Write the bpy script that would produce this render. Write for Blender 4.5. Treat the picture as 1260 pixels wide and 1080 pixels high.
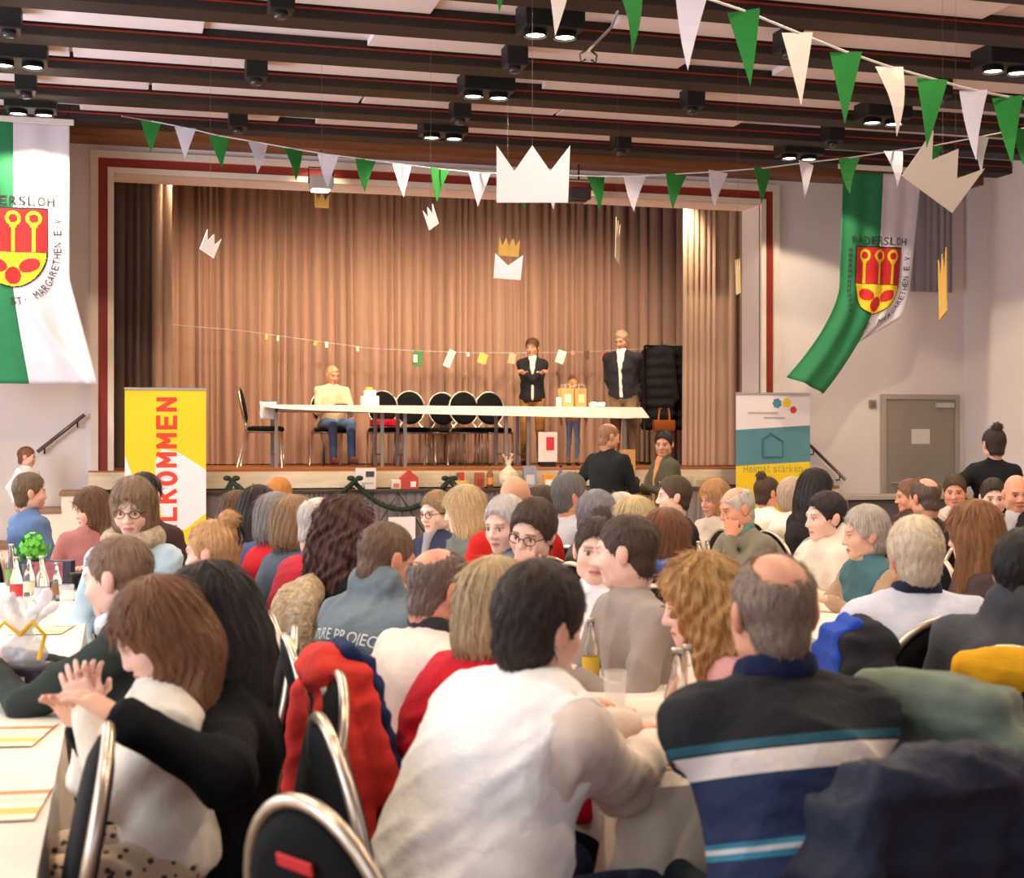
import bpy, bmesh, math, random
import numpy as np
from mathutils import Vector, Matrix
from mathutils.bvhtree import BVHTree

for _o in list(bpy.data.objects):
    bpy.data.objects.remove(_o, do_unlink=True)
SC = bpy.context.scene
COL = SC.collection
R = math.radians

def C(r, g, b, a=1.0):
    def f(c):
        c = c / 255.0
        return c / 12.92 if c <= 0.04045 else ((c + 0.055) / 1.055) ** 2.4
    return (f(r), f(g), f(b), a)

# ------------------------------------------------------------------ camera
F = 1760.0                      # focal length in pixels of the 1260 wide frame
TH = R(15.3)                    # the camera is turned to the right of the hall's long axis
SN, CS = math.sin(TH), math.cos(TH)
CAMZ = 1.5
cam_d = bpy.data.cameras.new('camera')
cam = bpy.data.objects.new('camera', cam_d)
COL.objects.link(cam)
cam.location = (0, 0, CAMZ)
cam.rotation_euler = (R(90), 0, -TH)
cam_d.sensor_width = 36.0
cam_d.lens = 36.0 * F / 1260.0
cam_d.shift_y = 6.0 / 1260.0
cam_d.clip_end = 200
cam_d.dof.use_dof = True
cam_d.dof.focus_distance = 9.5
cam_d.dof.aperture_fstop = 5.0
SC.camera = cam

# ------------------------------------------------------------------ world, exposure, large lights
W = bpy.data.worlds.new('world')
SC.world = W
W.use_nodes = True
_bg = W.node_tree.nodes['Background']
_bg.inputs[0].default_value = (0.75, 0.82, 1.0, 1)
_bg.inputs[1].default_value = 1.0
SC.view_settings.view_transform = 'Standard'
SC.view_settings.look = 'None'
SC.view_settings.gamma = 1.0
SC.view_settings.use_curve_mapping = False
SC.view_settings.exposure = -0.08

def area(name, loc, rot, sx, sy, power, col):
    d = bpy.data.lights.new(name, 'AREA')
    d.shape = 'RECTANGLE'; d.size = sx; d.size_y = sy
    d.energy = power; d.color = col
    o = bpy.data.objects.new(name, d)
    o.location = loc; o.rotation_euler = rot
    COL.objects.link(o)
    return o
RX0, RX1, RY0, RY1, RZ = -2.9, 10.0, -5.0, 15.5, 4.77     # the hall: side walls, back wall, stage wall, ceiling
WIN_Y = [-1.2, 2.0, 5.2, 8.4, 11.6]                       # windows of the left wall (centres), 2.4 m wide
for wy, wp in zip(WIN_Y, (60, 76, 76, 84, 230)):
    area('window_daylight', (RX0 - 0.18, wy, 2.25), (0, R(-90), 0), 2.3, 2.3, wp, (0.84, 0.9, 1.0))
for wx in (-0.5, 3.5, 7.5):                               # windows of the wall behind the camera
    area('window_daylight', (wx, RY0 - 0.18, 2.4), (R(90), 0, 0), 2.5, 2.3, 22, (0.88, 0.92, 1.0))

# ------------------------------------------------------------------ helpers: pixel of the photograph -> place in the hall
def ray(px, py):
    u = (px - 630.0) / F
    v = (546.0 - py) / F
    return Vector((SN + u * CS, CS - u * SN, v))
def at_t(px, py, t):
    return Vector((0, 0, CAMZ)) + ray(px, py) * t
def at_Y(px, py, Y):
    r = ray(px, py); return Vector((0, 0, CAMZ)) + r * (Y / r.y)
def at_z(px, py, z):
    r = ray(px, py); return Vector((0, 0, CAMZ)) + r * ((z - CAMZ) / r.z)

# ------------------------------------------------------------------ materials
MATS = {}
def _new(name):
    m = bpy.data.materials.new(name)
    m.use_nodes = True
    nt = m.node_tree
    return m, nt, nt.nodes['Principled BSDF']
def mat(name, col, rough=0.6, metal=0.0, nscale=0, namt=0.0, bscale=0, bamt=0.0, stretch=(1, 1, 1), trans=0.0, alpha=1.0, ior=1.45, emit=0.0, sheen=0.0, spec=None, subs=0.0):
    if name in MATS: return MATS[name]
    m, nt, p = _new(name)
    p.inputs['Base Color'].default_value = col
    p.inputs['Roughness'].default_value = rough
    p.inputs['Metallic'].default_value = metal
    p.inputs['IOR'].default_value = ior
    if trans: p.inputs['Transmission Weight'].default_value = trans
    if alpha < 1: p.inputs['Alpha'].default_value = alpha
    if sheen: p.inputs['Sheen Weight'].default_value = sheen
    if spec is not None: p.inputs['Specular IOR Level'].default_value = spec
    if emit:
        p.inputs['Emission Color'].default_value = col
        p.inputs['Emission Strength'].default_value = emit
    if nscale or bscale:
        tc = nt.nodes.new('ShaderNodeTexCoord')
        mp = nt.nodes.new('ShaderNodeMapping')
        mp.inputs['Scale'].default_value = stretch
        nt.links.new(tc.outputs['Object'], mp.inputs['Vector'])
    if nscale:
        n = nt.nodes.new('ShaderNodeTexNoise')
        n.inputs['Scale'].default_value = nscale; n.inputs['Detail'].default_value = 5
        nt.links.new(mp.outputs[0], n.inputs['Vector'])
        hs = nt.nodes.new('ShaderNodeMapRange')
        hs.inputs['From Min'].default_value = 0.3; hs.inputs['From Max'].default_value = 0.7
        hs.inputs['To Min'].default_value = 1 - namt; hs.inputs['To Max'].default_value = 1 + namt
        nt.links.new(n.outputs['Fac'], hs.inputs['Value'])
        mx = nt.nodes.new('ShaderNodeMix'); mx.data_type = 'RGBA'; mx.blend_type = 'MULTIPLY'
        mx.inputs['Factor'].default_value = 1
        mx.inputs['A'].default_value = col
        nt.links.new(hs.outputs[0], mx.inputs['B'])
        nt.links.new(mx.outputs['Result'], p.inputs['Base Color'])
    if bscale:
        n2 = nt.nodes.new('ShaderNodeTexNoise')
        n2.inputs['Scale'].default_value = bscale; n2.inputs['Detail'].default_value = 4
        nt.links.new(mp.outputs[0], n2.inputs['Vector'])
        b = nt.nodes.new('ShaderNodeBump')
        b.inputs['Strength'].default_value = bamt; b.inputs['Distance'].default_value = 0.01
        nt.links.new(n2.outputs['Fac'], b.inputs['Height'])
        nt.links.new(b.outputs[0], p.inputs['Normal'])
    MATS[name] = m
    return m

def cloth(r, g, b, rough=0.85, amt=0.10, fluffy=0):
    return mat('cloth_%d_%d_%d_%d' % (r, g, b, fluffy), C(r, g, b), rough, nscale=9 if not fluffy else 45, namt=amt if not fluffy else 0.3,
               bscale=60 if not fluffy else 70, bamt=0.25 if not fluffy else 1.0, sheen=0.02, spec=0.15)

def skin(tone):
    key = 'skin_%s' % tone
    if key in MATS: return MATS[key]
    base = {'light': C(226, 178, 155), 'fair': C(236, 196, 178), 'ruddy': C(214, 152, 124), 'tan': C(200, 146, 114)}[tone]
    m, nt, p = _new(key)
    at = nt.nodes.new('ShaderNodeAttribute'); at.attribute_name = 'tint'
    mx = nt.nodes.new('ShaderNodeMix'); mx.data_type = 'RGBA'; mx.blend_type = 'MULTIPLY'
    mx.inputs['Factor'].default_value = 1; mx.inputs['A'].default_value = base
    nt.links.new(at.outputs['Color'], mx.inputs['B'])
    nt.links.new(mx.outputs['Result'], p.inputs['Base Color'])
    p.inputs['Roughness'].default_value = 0.5
    p.inputs['Subsurface Weight'].default_value = 0.12
    p.inputs['Subsurface Radius'].default_value = (0.02, 0.008, 0.004)
    MATS[key] = m
    return m

def hairm(r, g, b, r2=None, g2=None, b2=None):
    """hair colour with strands that run down from the crown (polar coordinates of the head)"""
    key = 'hair_%d_%d_%d_%s' % (r, g, b, r2)
    if key in MATS: return MATS[key]
    m, nt, p = _new(key)
    L = nt.links.new
    tc = nt.nodes.new('ShaderNodeTexCoord')
    sp = nt.nodes.new('ShaderNodeSeparateXYZ'); L(tc.outputs['Object'], sp.inputs[0])
    ad = nt.nodes.new('ShaderNodeMath'); ad.operation = 'ADD'; ad.inputs[1].default_value = 0.02
    L(sp.outputs['Y'], ad.inputs[0])
    at = nt.nodes.new('ShaderNodeMath'); at.operation = 'ARCTAN2'
    L(sp.outputs['X'], at.inputs[0]); L(ad.outputs[0], at.inputs[1])
    m1 = nt.nodes.new('ShaderNodeMath'); m1.operation = 'MULTIPLY'; m1.inputs[1].default_value = 26
    L(at.outputs[0], m1.inputs[0])
    m2 = nt.nodes.new('ShaderNodeMath'); m2.operation = 'MULTIPLY'; m2.inputs[1].default_value = 7
    L(sp.outputs['Z'], m2.inputs[0])
    cb = nt.nodes.new('ShaderNodeCombineXYZ'); L(m1.outputs[0], cb.inputs[0]); L(m2.outputs[0], cb.inputs[1])
    n = nt.nodes.new('ShaderNodeTexNoise'); n.inputs['Scale'].default_value = 1.3; n.inputs['Detail'].default_value = 8
    n.inputs['Roughness'].default_value = 0.7
    L(cb.outputs[0], n.inputs['Vector'])
    cr = nt.nodes.new('ShaderNodeValToRGB')
    a = C(r, g, b)
    if r2 is None:
        lo = tuple(c * 0.38 for c in a[:3]) + (1,); kf = min(1.6, 0.85 / max(a[:3])); hi = tuple(min(1, c * kf) for c in a[:3]) + (1,)
    else:
        lo = C(r2, g2, b2); hi = a
    cr.color_ramp.elements[0].color = lo; cr.color_ramp.elements[0].position = 0.32
    cr.color_ramp.elements[1].color = hi; cr.color_ramp.elements[1].position = 0.68
    L(n.outputs['Fac'], cr.inputs['Fac']); L(cr.outputs[0], p.inputs['Base Color'])
    bp = nt.nodes.new('ShaderNodeBump'); bp.inputs['Strength'].default_value = 0.3; bp.inputs['Distance'].default_value = 0.006
    L(n.outputs['Fac'], bp.inputs['Height']); L(bp.outputs[0], p.inputs['Normal'])
    p.inputs['Roughness'].default_value = 0.55
    p.inputs['Specular IOR Level'].default_value = 0.35
    MATS[key] = m
    return m

# ------------------------------------------------------------------ mesh helpers
def tag(o, label=None, cat=None, group=None, kind=None):
    if label: o['label'] = label
    if cat: o['category'] = cat
    if group: o['group'] = group
    if kind: o['kind'] = kind
    return o
def link(name, me, parent=None, mw=None):
    o = bpy.data.objects.new(name, me)
    COL.objects.link(o)
    if parent is not None: o.parent = parent
    if mw is not None: o.matrix_basis = mw
    return o
def empty(name, loc=(0, 0, 0), rz=0.0, label=None, cat=None, group=None):
    o = bpy.data.objects.new(name, None)
    COL.objects.link(o)
    o.location = loc; o.rotation_euler = (0, 0, rz)
    o.empty_display_size = 0.1
    return tag(o, label, cat, group)
def np_mesh(name, V, Q, smooth=True, mats=(), mi=None):
    me = bpy.data.meshes.new(name)
    V = np.asarray(V, np.float32); Q = np.asarray(Q, np.int32)
    me.vertices.add(len(V)); me.vertices.foreach_set('co', V.ravel())
    me.loops.add(Q.size); me.loops.foreach_set('vertex_index', Q.ravel())
    me.polygons.add(len(Q)); me.polygons.foreach_set('loop_start', np.arange(0, Q.size, Q.shape[1], dtype=np.int32))
    for m in mats: me.materials.append(m)
    if mi is not None: me.polygons.foreach_set('material_index', np.asarray(mi, np.int32))
    me.update(calc_edges=True)
    if smooth: me.polygons.foreach_set('use_smooth', np.ones(len(Q), bool))
    return me

class MB:
    def __init__(s): s.v = []; s.f = []; s.m = []
    def add(s, vs, fs, mi=0):
        b = len(s.v); s.v += [tuple(v) for v in vs]
        s.f += [tuple(i + b for i in f) for f in fs]; s.m += [mi] * len(fs)
        return s
    def box(s, x0, x1, y0, y1, z0, z1, mi=0):
        return s.add([(x0, y0, z0), (x1, y0, z0), (x1, y1, z0), (x0, y1, z0), (x0, y0, z1), (x1, y0, z1), (x1, y1, z1), (x0, y1, z1)],
                     [(0, 3, 2, 1), (4, 5, 6, 7), (0, 1, 5, 4), (1, 2, 6, 5), (2, 3, 7, 6), (3, 0, 4, 7)], mi)
    def rbox(s, x0, x1, y0, y1, z0, z1, b=0.01, mi=0):
        bm = bmesh.new()
        bmesh.ops.create_cube(bm, size=1)
        for v in bm.verts:
            v.co = Vector((x0 + (v.co.x + .5) * (x1 - x0), y0 + (v.co.y + .5) * (y1 - y0), z0 + (v.co.z + .5) * (z1 - z0)))
        bmesh.ops.bevel(bm, geom=list(bm.edges), offset=b, segments=2, affect='EDGES', profile=0.5)
        bm.verts.index_update()
        s.add([v.co[:] for v in bm.verts], [[v.index for v in f.verts] for f in bm.faces], mi)
        bm.free(); return s
    def tube(s, pts, r, n=8, closed=False, mi=0):
        pts = [Vector(p) for p in pts]; m = len(pts)
        rr = r if isinstance(r, (list, tuple)) else [r] * m
        vs = []; up = None
        for i, p in enumerate(pts):
            if closed: d = pts[(i + 1) % m] - pts[i - 1]
            else: d = pts[min(i + 1, m - 1)] - pts[max(i - 1, 0)]
            d = d.normalized() if d.length > 1e-9 else Vector((0, 0, 1))
            if up is None:
                up = Vector((0, 0, 1)) if abs(d.z) < 0.9 else Vector((1, 0, 0))
            a = d.cross(up)
            if a.length < 1e-6: a = d.cross(Vector((0, 1, 0)))
            a.normalize(); b = a.cross(d).normalized(); up = b
            for k in range(n):
                t = 2 * math.pi * k / n
                vs.append(p + (a * math.cos(t) + b * math.sin(t)) * rr[i])
        fs = []
        for i in range(m if closed else m - 1):
            j = (i + 1) % m
            for k in range(n):
                l = (k + 1) % n
                fs.append((i * n + k, i * n + l, j * n + l, j * n + k))
        if not closed:
            fs.append(tuple(range(n))); fs.append(tuple(reversed(range((m - 1) * n, m * n))))
        return s.add(vs, fs, mi)
    def lathe(s, prof, c=(0, 0, 0), n=20, mi=0, cap=True):
        c = Vector(c); vs = []
        for (r, z) in prof:
            for k in range(n):
                t = 2 * math.pi * k / n
                vs.append(c + Vector((r * math.cos(t), r * math.sin(t), z)))
        fs = []
        for i in range(len(prof) - 1):
            for k in range(n):
                l = (k + 1) % n
                fs.append((i * n + k, i * n + l, (i + 1) * n + l, (i + 1) * n + k))
        if cap:
            fs.append(tuple(reversed(range(n)))); fs.append(tuple(range((len(prof) - 1) * n, len(prof) * n)))
        return s.add(vs, fs, mi)
    def prism(s, poly, y0, y1, mi=0):
        """outline in x,z given counter-clockwise seen from -y; extruded in y"""
        n = len(poly)
        vs = [(x, y0, z) for x, z in poly] + [(x, y1, z) for x, z in poly]
        fs = [tuple(range(n)), tuple(reversed(range(n, 2 * n)))]
        fs += [(i, i + n, (i + 1) % n + n, (i + 1) % n) for i in range(n)]
        return s.add(vs, fs, mi)
    def mesh(s, name, mats, smooth=False, auto=None):
        me = bpy.data.meshes.new(name)
        me.from_pydata(s.v, [], s.f)
        for m in (mats if isinstance(mats, (list, tuple)) else [mats]): me.materials.append(m)
        me.polygons.foreach_set('material_index', s.m)
        if smooth: me.polygons.foreach_set('use_smooth', [True] * len(s.f))
        me.update()
        if auto: me.set_sharp_from_angle(angle=R(auto))
        return me
    def build(s, name, mats, parent=None, smooth=False, mw=None, auto=None):
        return link(name, s.mesh(name, mats, smooth, auto), parent, mw)

def copy_tree(o, parent=None):
    c = o.copy(); COL.objects.link(c); c.parent = parent
    for ch in list(o.children): copy_tree(ch, c)
    return c

_fontcache = {}
def glyphs(txt, size):
    """flat outline of a text as (verts, faces) with origin at the left of the base line"""
    key = (txt, size)
    if key in _fontcache: return _fontcache[key]
    cu = bpy.data.curves.new('t', 'FONT'); cu.body = txt; cu.size = size; cu.resolution_u = 3
    o = bpy.data.objects.new('t', cu); COL.objects.link(o)
    me = bpy.data.meshes.new_from_object(o.evaluated_get(bpy.context.evaluated_depsgraph_get()))
    vs = [(v.co.x, v.co.y) for v in me.vertices]; fs = [tuple(p.vertices) for p in me.polygons]
    bpy.data.objects.remove(o); bpy.data.curves.remove(cu); bpy.data.meshes.remove(me)
    _fontcache[key] = (vs, fs)
    return vs, fs
def fit_text(txt, w=None, h=None):
    """glyphs centred on 0,0 scaled to width w and height h"""
    vs, fs = glyphs(txt, 1.0)
    xs = [v[0] for v in vs]; ys = [v[1] for v in vs]
    sx = w / (max(xs) - min(xs)) if w else None
    sy = h / (max(ys) - min(ys)) if h else None
    sx = sx or sy; sy = sy or sx
    cx = (max(xs) + min(xs)) / 2; cy = (max(ys) + min(ys)) / 2
    return [((x - cx) * sx, (y - cy) * sy) for x, y in vs], fs
# ------------------------------------------------------------------ the hall
def structure(o): o['kind'] = 'structure'; return o
M_wall = mat('wall_paint', C(232, 222, 218), 0.85, nscale=1.2, namt=0.03, bscale=40, bamt=0.05)
M_wallR = M_wall
M_ceil = mat('ceiling_white', C(226, 216, 218), 0.8, nscale=2, namt=0.03)
M_beam = mat('beam_wood', C(36, 26, 19), 0.6, nscale=3, namt=0.35, stretch=(0.4, 6, 6), bscale=20, bamt=0.15)
M_red = mat('red_paint', C(140, 42, 28), 0.55, nscale=4, namt=0.08)
M_cream = mat('cream_paint', C(226, 212, 196), 0.6, nscale=4, namt=0.05)
M_floor = mat('floor_wood', C(150, 108, 72), 0.4, nscale=2.5, namt=0.25, stretch=(8, 0.6, 1))
M_floor2 = mat('floor_wood_dark', C(134, 94, 62), 0.42, nscale=2.5, namt=0.25, stretch=(8, 0.6, 1))
M_stagew = mat('stage_boards', C(158, 92, 48), 0.45, nscale=3, namt=0.25, stretch=(0.5, 8, 1))
M_black = mat('black_metal', C(22, 20, 20), 0.5)
M_dark = mat('dark_inside', C(40, 34, 32), 0.9, nscale=3, namt=0.1)
M_glass = mat('clear_glass', (0.97, 0.98, 0.97, 1), 0.03, alpha=0.22)

floor = structure(MB().box(RX0, RX1, RY0, RY1, -0.1, 0.0).build('floor', M_floor))
fm = [MB().box(0, 1.98, 0, 0.198, 0, 0.006).mesh('board', M_floor), MB().box(0, 1.98, 0, 0.198, 0, 0.006).mesh('board', M_floor2)]
rnd = random.Random(4)
for j in range(14):                               # parquet boards that can be told apart under the near tables
    for i in range(4):
        b = link('floor_board', fm[rnd.random() < 0.5], floor)
        b.location = (-1.0 + i * 2.0 + (j % 2) * 0.9 - 1.0, 1.4 + j * 0.2, 0.0)

OX0, OX1, OZ0, OZ1 = -0.07, 7.27, 1.20, 4.32       # stage opening
wf = MB()
wf.box(RX0, OX0, RY1, RY1 + 0.5, 0, RZ + 0.3)
wf.box(OX1, RX1, RY1, RY1 + 0.5, 0, RZ + 0.3)
wf.box(OX0, OX1, RY1, RY1 + 0.5, OZ1, RZ + 0.3)
wall_stage = structure(wf.build('wall_stage', M_wall))
# frame round the stage opening: cream, red, cream
def frame(name, off0, off1, y0, y1, m):
    mb = MB()
    x0, x1, zt = OX0, OX1, OZ1
    mb.box(x0 - off1, x0 - off0, y0, y1, 1.0, zt + off1)
    mb.box(x1 + off0, x1 + off1, y0, y1, 1.0, zt + off1)
    mb.box(x0 - off0, x1 + off0, y0, y1, zt + off0, zt + off1)
    return structure(mb.build(name, m))
frame('trim_1', 0.0, 0.06, RY1 - 0.05, RY1 + 0.02, M_cream)
frame('trim_2', 0.06, 0.155, RY1 - 0.03, RY1 + 0.02, M_red)
frame('trim_3', 0.155, 0.23, RY1 - 0.06, RY1 + 0.02, M_cream)

def side_wall(name, xa, xb, ys, z0, z1, y0, y1):
    mb = MB(); cur = y0
    for (a, b) in ys:
        mb.box(xa, xb, cur, a, 0, RZ + 0.3)
        mb.box(xa, xb, a, b, 0, z0); mb.box(xa, xb, a, b, z1, RZ + 0.3)
        cur = b
    mb.box(xa, xb, cur, y1, 0, RZ + 0.3)
    return structure(mb.build(name, M_wall))
side_wall('wall_left', RX0 - 0.3, RX0, [(w - 1.2, w + 1.2) for w in WIN_Y], 1.0, 3.5, RY0 - 0.3, RY1 + 0.5)
structure(MB().box(RX1, RX1 + 0.3, RY0 - 0.3, RY1 + 0.5, 0, RZ + 0.3).build('wall_right', M_wall))
mb = MB(); cur = RX0
for wx in (-0.5, 3.5, 7.5):
    mb.box(cur, wx - 1.3, RY0 - 0.3, RY0, 0, RZ + 0.3)
    mb.box(wx - 1.3, wx + 1.3, RY0 - 0.3, RY0, 0, 1.2); mb.box(wx - 1.3, wx + 1.3, RY0 - 0.3, RY0, 3.6, RZ + 0.3)
    cur = wx + 1.3
mb.box(cur, RX1, RY0 - 0.3, RY0, 0, RZ + 0.3)
structure(mb.build('wall_back', M_wall))
nwin = 0
M_wframe = mat('window_frame', C(225, 222, 216), 0.5)
for wy in WIN_Y:
    nwin += 1
    mb = MB()
    for (a, b, c, d) in ((-1.2, -1.12, 1.0, 3.5), (1.12, 1.2, 1.0, 3.5), (-0.04, 0.04, 1.0, 3.5), (-1.2, 1.2, 1.0, 1.08), (-1.2, 1.2, 3.42, 3.5)):
        mb.box(RX0 - 0.12, RX0 - 0.04, wy + a, wy + b, c, d)
    structure(mb.build('window_%d' % nwin, M_wframe))

# ceiling: white boards above, dark beams across the hall
ceil = structure(MB().box(RX0, RX1, RY0, RY1 + 0.5, RZ + 0.02, RZ + 0.3).build('ceiling', M_ceil))
BS, BW, BP, BY0 = 4.64, 0.30, 0.98, 14.80
bm_mesh = MB().rbox(RX0, RX1, -BW, 0, BS, RZ + 0.02, 0.01).mesh('beam', M_beam)
rd_mesh = MB().box(RX0, RX1, -BW - 0.008, -BW + 0.002, RZ - 0.062, RZ - 0.048).mesh('red_strip', M_red)
for k in range(19):
    b = link('beam', bm_mesh, ceil); b.location = (0, BY0 - k * BP, 0)
    r = link('red_strip', rd_mesh, b)
rnd = random.Random(7)
pan = [MB().rbox(0, w, 0, BP - BW - 0.03, RZ - 0.035, RZ + 0.02, 0.006).mesh('ceiling_panel', M_ceil) for w in (1.9, 2.7, 3.3)]
for k in range(19):                                # panels of the field between two beams; some hang a little lower
    x = RX0 + 0.1 + rnd.random() * 0.6
    while x < RX1 - 1.0:
        i = rnd.randrange(3); w = (1.9, 2.7, 3.3)[i]
        if x + w > RX1: break
        p = link('ceiling_panel', pan[i], ceil); p.location = (x, BY0 - k * BP + 0.0, 0)
        x += w + (0.03 if rnd.random() < 0.4 else rnd.uniform(0.3, 1.6))
structure(MB().box(RX0, RX1, RY1 - 0.42, RY1 - 0.02, RZ - 0.16, RZ + 0.02).build('trim_4', mat('edge_wood_lit', C(120, 74, 40), 0.5, nscale=3, namt=0.25, stretch=(0.4, 6, 6))))  # the stage lamps' warm glow on this wood is put into its colour

# ceiling lights: black boxes with two lamps under each
M_lamp = mat('lamp_glow', (1.0, 0.9, 0.72, 1), 0.4, emit=14)
def lamp_box():
    t = empty('ceiling_spotlight')
    MB().rbox(-0.23, 0.23, -0.15, 0.15, 0.03, 0.23, 0.008).build('housing', M_black, t)
    for sx in (-0.115, 0.115):
        MB().lathe([(0.085, 0.0), (0.085, 0.05), (0.07, 0.05), (0.07, 0.012)], (sx, 0, -0.012), 18, cap=False).build('lamp_ring', M_black, t, True)
        MB().lathe([(0.07, 0.0), (0.07, 0.02)], (sx, 0, 0.002), 18).build('lamp', M_lamp, t)
    return t
LX = (-0.8, 3.1, 7.0); LY = (13.95, 12.2, 10.25, 8.3, 6.3, 4.3, 2.3)
proto = None
names = {-0.8: 'lights in line with the straight flag', 3.1: 'middle line of lights', 7.0: 'lights in line with the blown flag'}
ordn = ['nearest the stage wall', 'second from the stage wall', 'third from the stage wall', 'fourth from the stage wall', 'fifth from the stage wall', 'sixth from the stage wall', 'seventh from the stage wall']
for x in LX:
    for i, y in enumerate(LY):
        if proto is None: t = proto = lamp_box()
        else: t = copy_tree(proto)
        t.location = (x, y, BS - 0.09)
        tag(t, 'black twin lamp box, %s, %s' % (names[x], ordn[i]), 'ceiling light', 'twin lamp boxes')
        d = bpy.data.lights.new('ceiling_spot', 'SPOT'); d.energy = 175; d.color = (1.0, 0.80, 0.58); d.spot_size = R(134); d.spot_blend = 0.08; d.shadow_soft_size = 0.07
        lo = bpy.data.objects.new('ceiling_spot_light', d); COL.objects.link(lo); lo.location = (x, y, BS - 0.12)
proto = None
for x, ys in ((1.1, (14.15, 12.2, 10.25)), (3.1, (13.2, 11.25)), (5.05, (14.15, 12.2, 10.25)), (7.0, (13.2, 11.25)), (-0.8, (13.2, 11.25))):
    for i, y in enumerate(ys):
        if proto is None:
            t = proto = empty('ceiling_speaker')
            MB().rbox(-0.09, 0.09, -0.1, 0.1, 0.02, 0.21, 0.01).build('housing', M_black, t)
            MB().lathe([(0.03, -0.01), (0.05, 0.0), (0.05, 0.04)], (0, 0, -0.02), 12).build('lens', mat('dark_lens', C(60, 60, 64), 0.2), t, True)
        else: t = copy_tree(proto)
        t.location = (x, y, BS - 0.09)
        tag(t, 'small black box fixed under a ceiling beam between the twin lamp boxes', 'ceiling fixture', 'small black ceiling boxes')

# door in the stage wall and a low counter before it
door = structure(empty('door_1', (0, 0, 0)))
dx0, dx1, dzt = at_Y(1088, 600, RY1).x, at_Y(1173, 600, RY1).x, 2.04
M_door = mat('door_grey', C(150, 140, 128), 0.5, nscale=3, namt=0.04)
M_dfr = mat('door_frame', C(172, 162, 150), 0.5)
MB().rbox(dx0, dx1, RY1 - 0.03, RY1 + 0.02, 0.01, dzt, 0.006).build('door_leaf', M_door, door)
mb = MB(); mb.box(dx0 - 0.06, dx0, RY1 - 0.05, RY1 + 0.02, 0, dzt + 0.06); mb.box(dx1, dx1 + 0.06, RY1 - 0.05, RY1 + 0.02, 0, dzt + 0.06); mb.box(dx0, dx1, RY1 - 0.05, RY1 + 0.02, dzt, dzt + 0.06)
mb.build('door_frame', M_dfr, door)
MB().rbox(dx1 - 0.27, dx1 - 0.03, RY1 - 0.08, RY1 - 0.03, dzt - 0.1, dzt - 0.04, 0.006).build('door_closer', mat('closer', C(196, 190, 180), 0.4), door)
MB().tube([(dx0 + 0.08, RY1 - 0.03, 1.03), (dx0 + 0.08, RY1 - 0.08, 1.03), (dx0 + 0.2, RY1 - 0.08, 1.03)], 0.01).build('door_handle', mat('steel', C(180, 180, 182), 0.3, 1.0), door, True)
n = at_Y(1131, 537, RY1)
tag(MB().box(n.x - 0.125, n.x + 0.125, RY1 - 0.034, RY1 - 0.031, n.z - 0.09, n.z + 0.09).build('paper_notice', mat('paper', C(222, 214, 206), 0.8)), 'small white paper notice stuck on the grey door', 'paper')
n = at_Y(1073, 497, RY1)
t = empty('wall_switch', (n.x, RY1, n.z), 0, 'small grey square switch on the wall beside the door', 'switch')
MB().rbox(-0.05, 0.05, -0.025, 0, -0.05, 0.05, 0.008).build('plate', mat('switch_grey', C(150, 140, 134), 0.5), t)
MB().rbox(-0.03, 0.03, -0.032, -0.02, -0.03, 0.03, 0.006).build('rocker', mat('switch_dark', C(116, 106, 102), 0.5), t)

# stage: floor, front, curtain
stage = structure(empty('floor_stage'))
MB().box(OX0 - 0.25, OX1 + 0.3, RY1 - 0.18, RY1, 0.9, 1.2).box(OX0, OX1, RY1, RY1 + 0.5, 0.9, 1.2).box(-1.6, 8.8, RY1 + 0.5, 19.6, 0.9, 1.2).build('stage_deck', M_dark, stage)
bmh = MB().box(-1.6, 8.8, 0, 0.178, 1.2, 1.222).mesh('stage_board', M_stagew)
bmf = MB().box(OX0 - 0.0, OX1 + 0.0, 0, 0.178, 1.2, 1.222).mesh('stage_board', M_stagew)
bme = MB().box(OX0 - 0.25, OX1 + 0.3, 0, 0.178, 1.2, 1.222).mesh('stage_board', M_stagew)
for k in range(24):
    b = link('stage_board', bme if k == 0 else (bmf if k < 4 else bmh), stage); b.location = (0, RY1 - 0.18 + k * 0.18, 0)
M_fascia = mat('stage_front_wood', C(214, 194, 166), 0.55, nscale=5, namt=0.12, stretch=(0.6, 4, 4))
fa = structure(MB().box(OX0 - 0.25, OX1 + 0.3, RY1 - 0.21, RY1 - 0.18, 1.03, 1.205).build('trim_5', M_fascia))
st = structure(MB().box(-1.7, 9.0, 19.4, 19.6, 0, 5.2).box(-1.7, -1.6, RY1 + .5, 19.4, 0, 5.2).box(8.8, 8.9, RY1 + .5, 19.4, 0, 5.2).box(-1.7, 9.0, RY1 + .5, 19.6, 5.1, 5.3).build('wall_stage_house', M_dark))
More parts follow.
